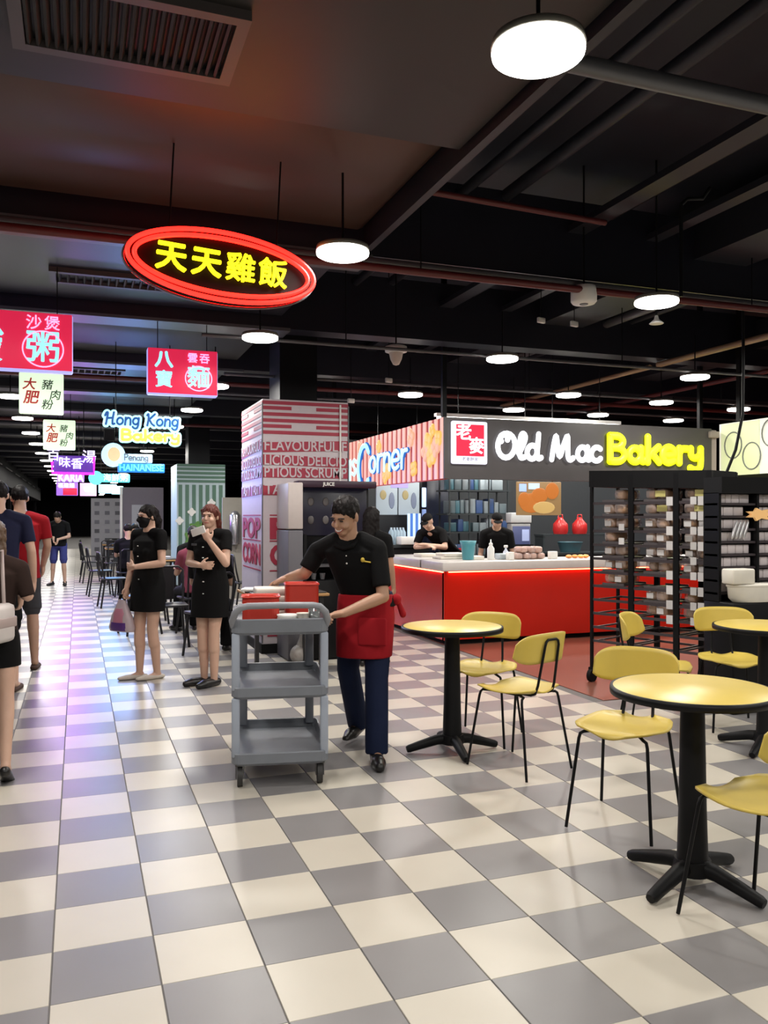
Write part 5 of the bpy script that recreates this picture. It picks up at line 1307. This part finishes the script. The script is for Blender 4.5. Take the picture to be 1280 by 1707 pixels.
# bag of the masked woman
ph = hall(-2.07, 7.36); fz_ = math.atan2(hall(-.50, -.86).y, hall(-.50, -.86).x) - pi/2
q = Matrix.Rotation(fz_, 3, 'Z') @ V((.185, .135, 0))
t = thing('shopping_bag', 'white plastic bag with a purple and pink print hanging from her hand', 'bag', (ph.x + q.x, ph.y + q.y, 0), fz_)
m_ = MB(); m_.loft([((0, 0, .42), .135, .05, 0), ((0, 0, .45), .145, .06, 0), ((0, 0, .55), .115, .05, 0), ((0, 0, .64), .065, .03, 0), ((0, 0, .70), .035, .02, 0)], 24); obj('body', m_, mat('bag film', (.58, .48, .52), .35, trans=.1), t)
m_ = MB(); m_.loft([((0, .004, .43), .112, .058, 0), ((0, .004, .455), .12, .064, 0), ((0, .004, .50), .108, .06, 0)], 24); obj('print', m_, mat('purple print', (.10, .035, .22), .4), t)
m_ = MB(); m_.loft([((0, .004, .50), .085, .06, 0), ((0, .004, .58), .075, .052, 0), ((0, .004, .62), .05, .038, 0)], 24); obj('print', m_, mat('pink print', (.50, .20, .28), .4), t)
obj('handle', MB().tube([(-.03, 0, .69), (-.01, 0, .745), (.01, 0, .745), (.03, 0, .69)], .013, 8), bk, t)

# the crowd at the left edge
person('person with dark hair in a red T-shirt and grey shorts at the left', -3.43, 7.9, -.5, .85, 1.74, redc2, gry, dict(leglen=.46, head=(0, .10, 1.60), neck=(0, .03, 1.45), look=(0, -.3), elR=(.24, .02, 1.15), wrR=(.22, .17, .95), anR=(.10, -.16, .09), anL=(-.08, .05, .085), shoes=brs, face=0, hem=-.05, shw=.195), 'mid', 'short', hairb, .010)
person('person in a navy T-shirt and dark shorts in front of the red shirt', -3.16, 6.85, -.4, .9, 1.72, nvy, bk, dict(leglen=.42, head=(0, .07, 1.60), neck=(0, .02, 1.46), look=(0, -.25), elR=(.25, -.03, 1.14), wrR=(.27, .06, .88), anR=(.12, -.10, .085), anL=(-.08, .08, .085), shoes=brs, face=0, hem=-.04, shw=.195), 'fair', 'short', hairb, .010)
tw_ = person('woman with long brown hair and a dark top at the left edge', -2.17, 4.62, -.3, .95, 1.42, C_('dark brown', (.03, .018, .015)), None, dict(fem=1, dress=.60, skirtm=bk, hairlen=.42, elR=(.19, -.02, .98), wrR=(.13, .20, .98), face=0, anR=(.10, -.22, .12), toedropR=.05, toeR=(0, 1, -.3), anL=(-.06, .10, .085), toeL=(0, 1, 0), sleeve=1.0), 'fair', 'long', hairbr, .010)
q = hall(-2.07, 4.42); t = thing('tote_bag', 'white and beige bag hanging at the left edge beside the brown-haired woman', 'bag', (q.x, q.y, .74), R(60))
obj('body', MB().bbox((0, 0, .11), (.30, .09, .21), .03), mat('bag white', (.60, .56, .54), .5), t); obj('band', MB().bbox((0, 0, .115), (.304, .095, .06), .01, 0), mat('bag beige', (.42, .34, .32), .5), t)
obj('strap', MB().tube([(-.1, 0, .2), (-.08, 0, .5), (.08, 0, .5), (.1, 0, .2)], .01, 8), mat('bag beige', (.42, .34, .32), .5), t)
person('far person in a black T-shirt and blue shorts looking down at a phone', -6.76, 17.4, .1, -1, 1.60, bk, blues, dict(leglen=.44, head=(0, .12, 1.42), neck=(0, .03, 1.33), look=(0, -.7), elR=(.22, .05, 1.02), wrR=(.04, .24, 1.0), elL=(-.22, .05, 1.02), wrL=(-.04, .26, .96), anR=(.14, 0, .085), anL=(-.13, .05, .085), face=0), 'mid', 'short', hairb, .014)
person('dark-clothed person with dark hair standing behind the smiling man', -.12, 8.0, .3, 1, 1.52, bk, bk, dict(face=0), 'tan', 'long', hairb, .012)
# cooks behind the counter
person('cook in a black cap and shirt with a red apron leaning on crossed arms', .725, 11.25, -.35, -.9, 1.60, bk, redc2, dict(pelvis=(-.12, -.25, .92), chest=(-.02, -.02, 1.12), neck=(.06, .12, 1.27), head=(.08, .21, 1.36), look=(-.1, -.6), shR=(.22, .08, 1.20), shL=(-.10, .10, 1.21), elR=(.26, .16, 1.02), wrR=(.06, .28, 1.03), elL=(-.16, .18, 1.02), wrL=(.10, .32, 1.06), anR=(.0, -.25, .085), anL=(-.2, -.25, .085), hdR=((-1, .2, 0), (0, 0, -1), .5), hdL=((1, .2, 0), (0, 0, -1), .5), face=0), 'fair', 'cap', hairb, .010)
person('cook in a black cap and shirt standing bent beside the sales terminal', 1.42, 10.55, -.1, -1, 1.52, bk, bk, dict(pelvis=(0, -.08, .88), chest=(0, .03, 1.12), neck=(0, .08, 1.27), head=(0, .15, 1.37), look=(.1, -.5), face=0), 'mid', 'cap', hairb, .011)
# diners
def seated(label, x, y, rz, top, bottom, hm, hair='short', grp=None, skin='mid'):
    X, Z = view((x, y)); f = V((cos(rz), sin(rz), 0)); fx = f.x*CS - f.y*SN; fz = f.x*SN + f.y*CS
    s = .465
    return person(label, X, Z, fx, fz, 1.62, top, bottom, dict(pelvis=(0, -.02, s+.10), chest=(0, .02, s+.38), neck=(0, .05, s+.57), head=(0, .10, s+.72), look=(0, -.4), knR=(.10, .40, s+.03), knL=(-.10, .40, s+.03), hipR=(.09, 0, s+.07), hipL=(-.09, 0, s+.07), anR=(.10, .40, .085), anL=(-.10, .42, .085), elR=(.20, .16, s+.27), wrR=(.10, .34, s+.33), elL=(-.2, .16, s+.27), wrL=(-.08, .34, s+.33), face=0), skin, hair, hm, .016, grp, False)
wht = C_('white shirt', (.40, .38, .38)); stone = C_('stone shirt', (.25, .23, .2))
seated('diner in black sitting nearest the aisle in the far seating, back to the viewer', 1.0-.17, 15.98-.60, pi/2, bk, bk, hairb)
seated('diner in a stone-coloured top with dark hair beyond the black-clad diner', 1.02, 16.72, -pi/2, stone, bk, hairb, 'long')
seated('diner in black with dark hair at the second far table', 1.15-.15, 13.9-.62, pi/2, bk, bk, hairb, 'long')
seated('diner in a white top facing the viewer at the second far table', 1.15, 14.62, -pi/2, wht, bk, hairb)
seated('black-clad diner hidden behind the two women in dresses', 1.25, 8.62, 1.2, bk, bk, hairb, 'long')
seated('diner in dark clothes beyond the two women in dresses', 1.55, 12.3, -pi/2, bk, bk, hairb)
seated('diner in a dusty pink top beside the popcorn column', 1.35, 10.3, 1.75, pink, bk, hairb, 'short')

# light thrown by the bright far signs down into the aisle
def signlamp(u, v, Z, col, e, sz):
    l = bpy.data.lights.new('sign_glow', 'AREA'); l.shape = 'SQUARE'; l.size = sz; l.energy = e; l.color = col
    o = bpy.data.objects.new('sign_glow', l); COL.objects.link(o); o.location = at(u, v, Z) + V((0, -.16, -.22)); o.rotation_euler = (R(-38), 0, 0)
signlamp(239, 712, 9.6, (.25, .4, 1), 13, .6); signlamp(215, 762, 14, (.2, .35, 1), 24, .6); signlamp(118, 772, 14.5, (.5, .15, 1), 22, .6)
signlamp(184, 797, 17, (.15, .5, 1), 22, .6); signlamp(112, 815, 19, (.6, .2, 1), 16, .5)
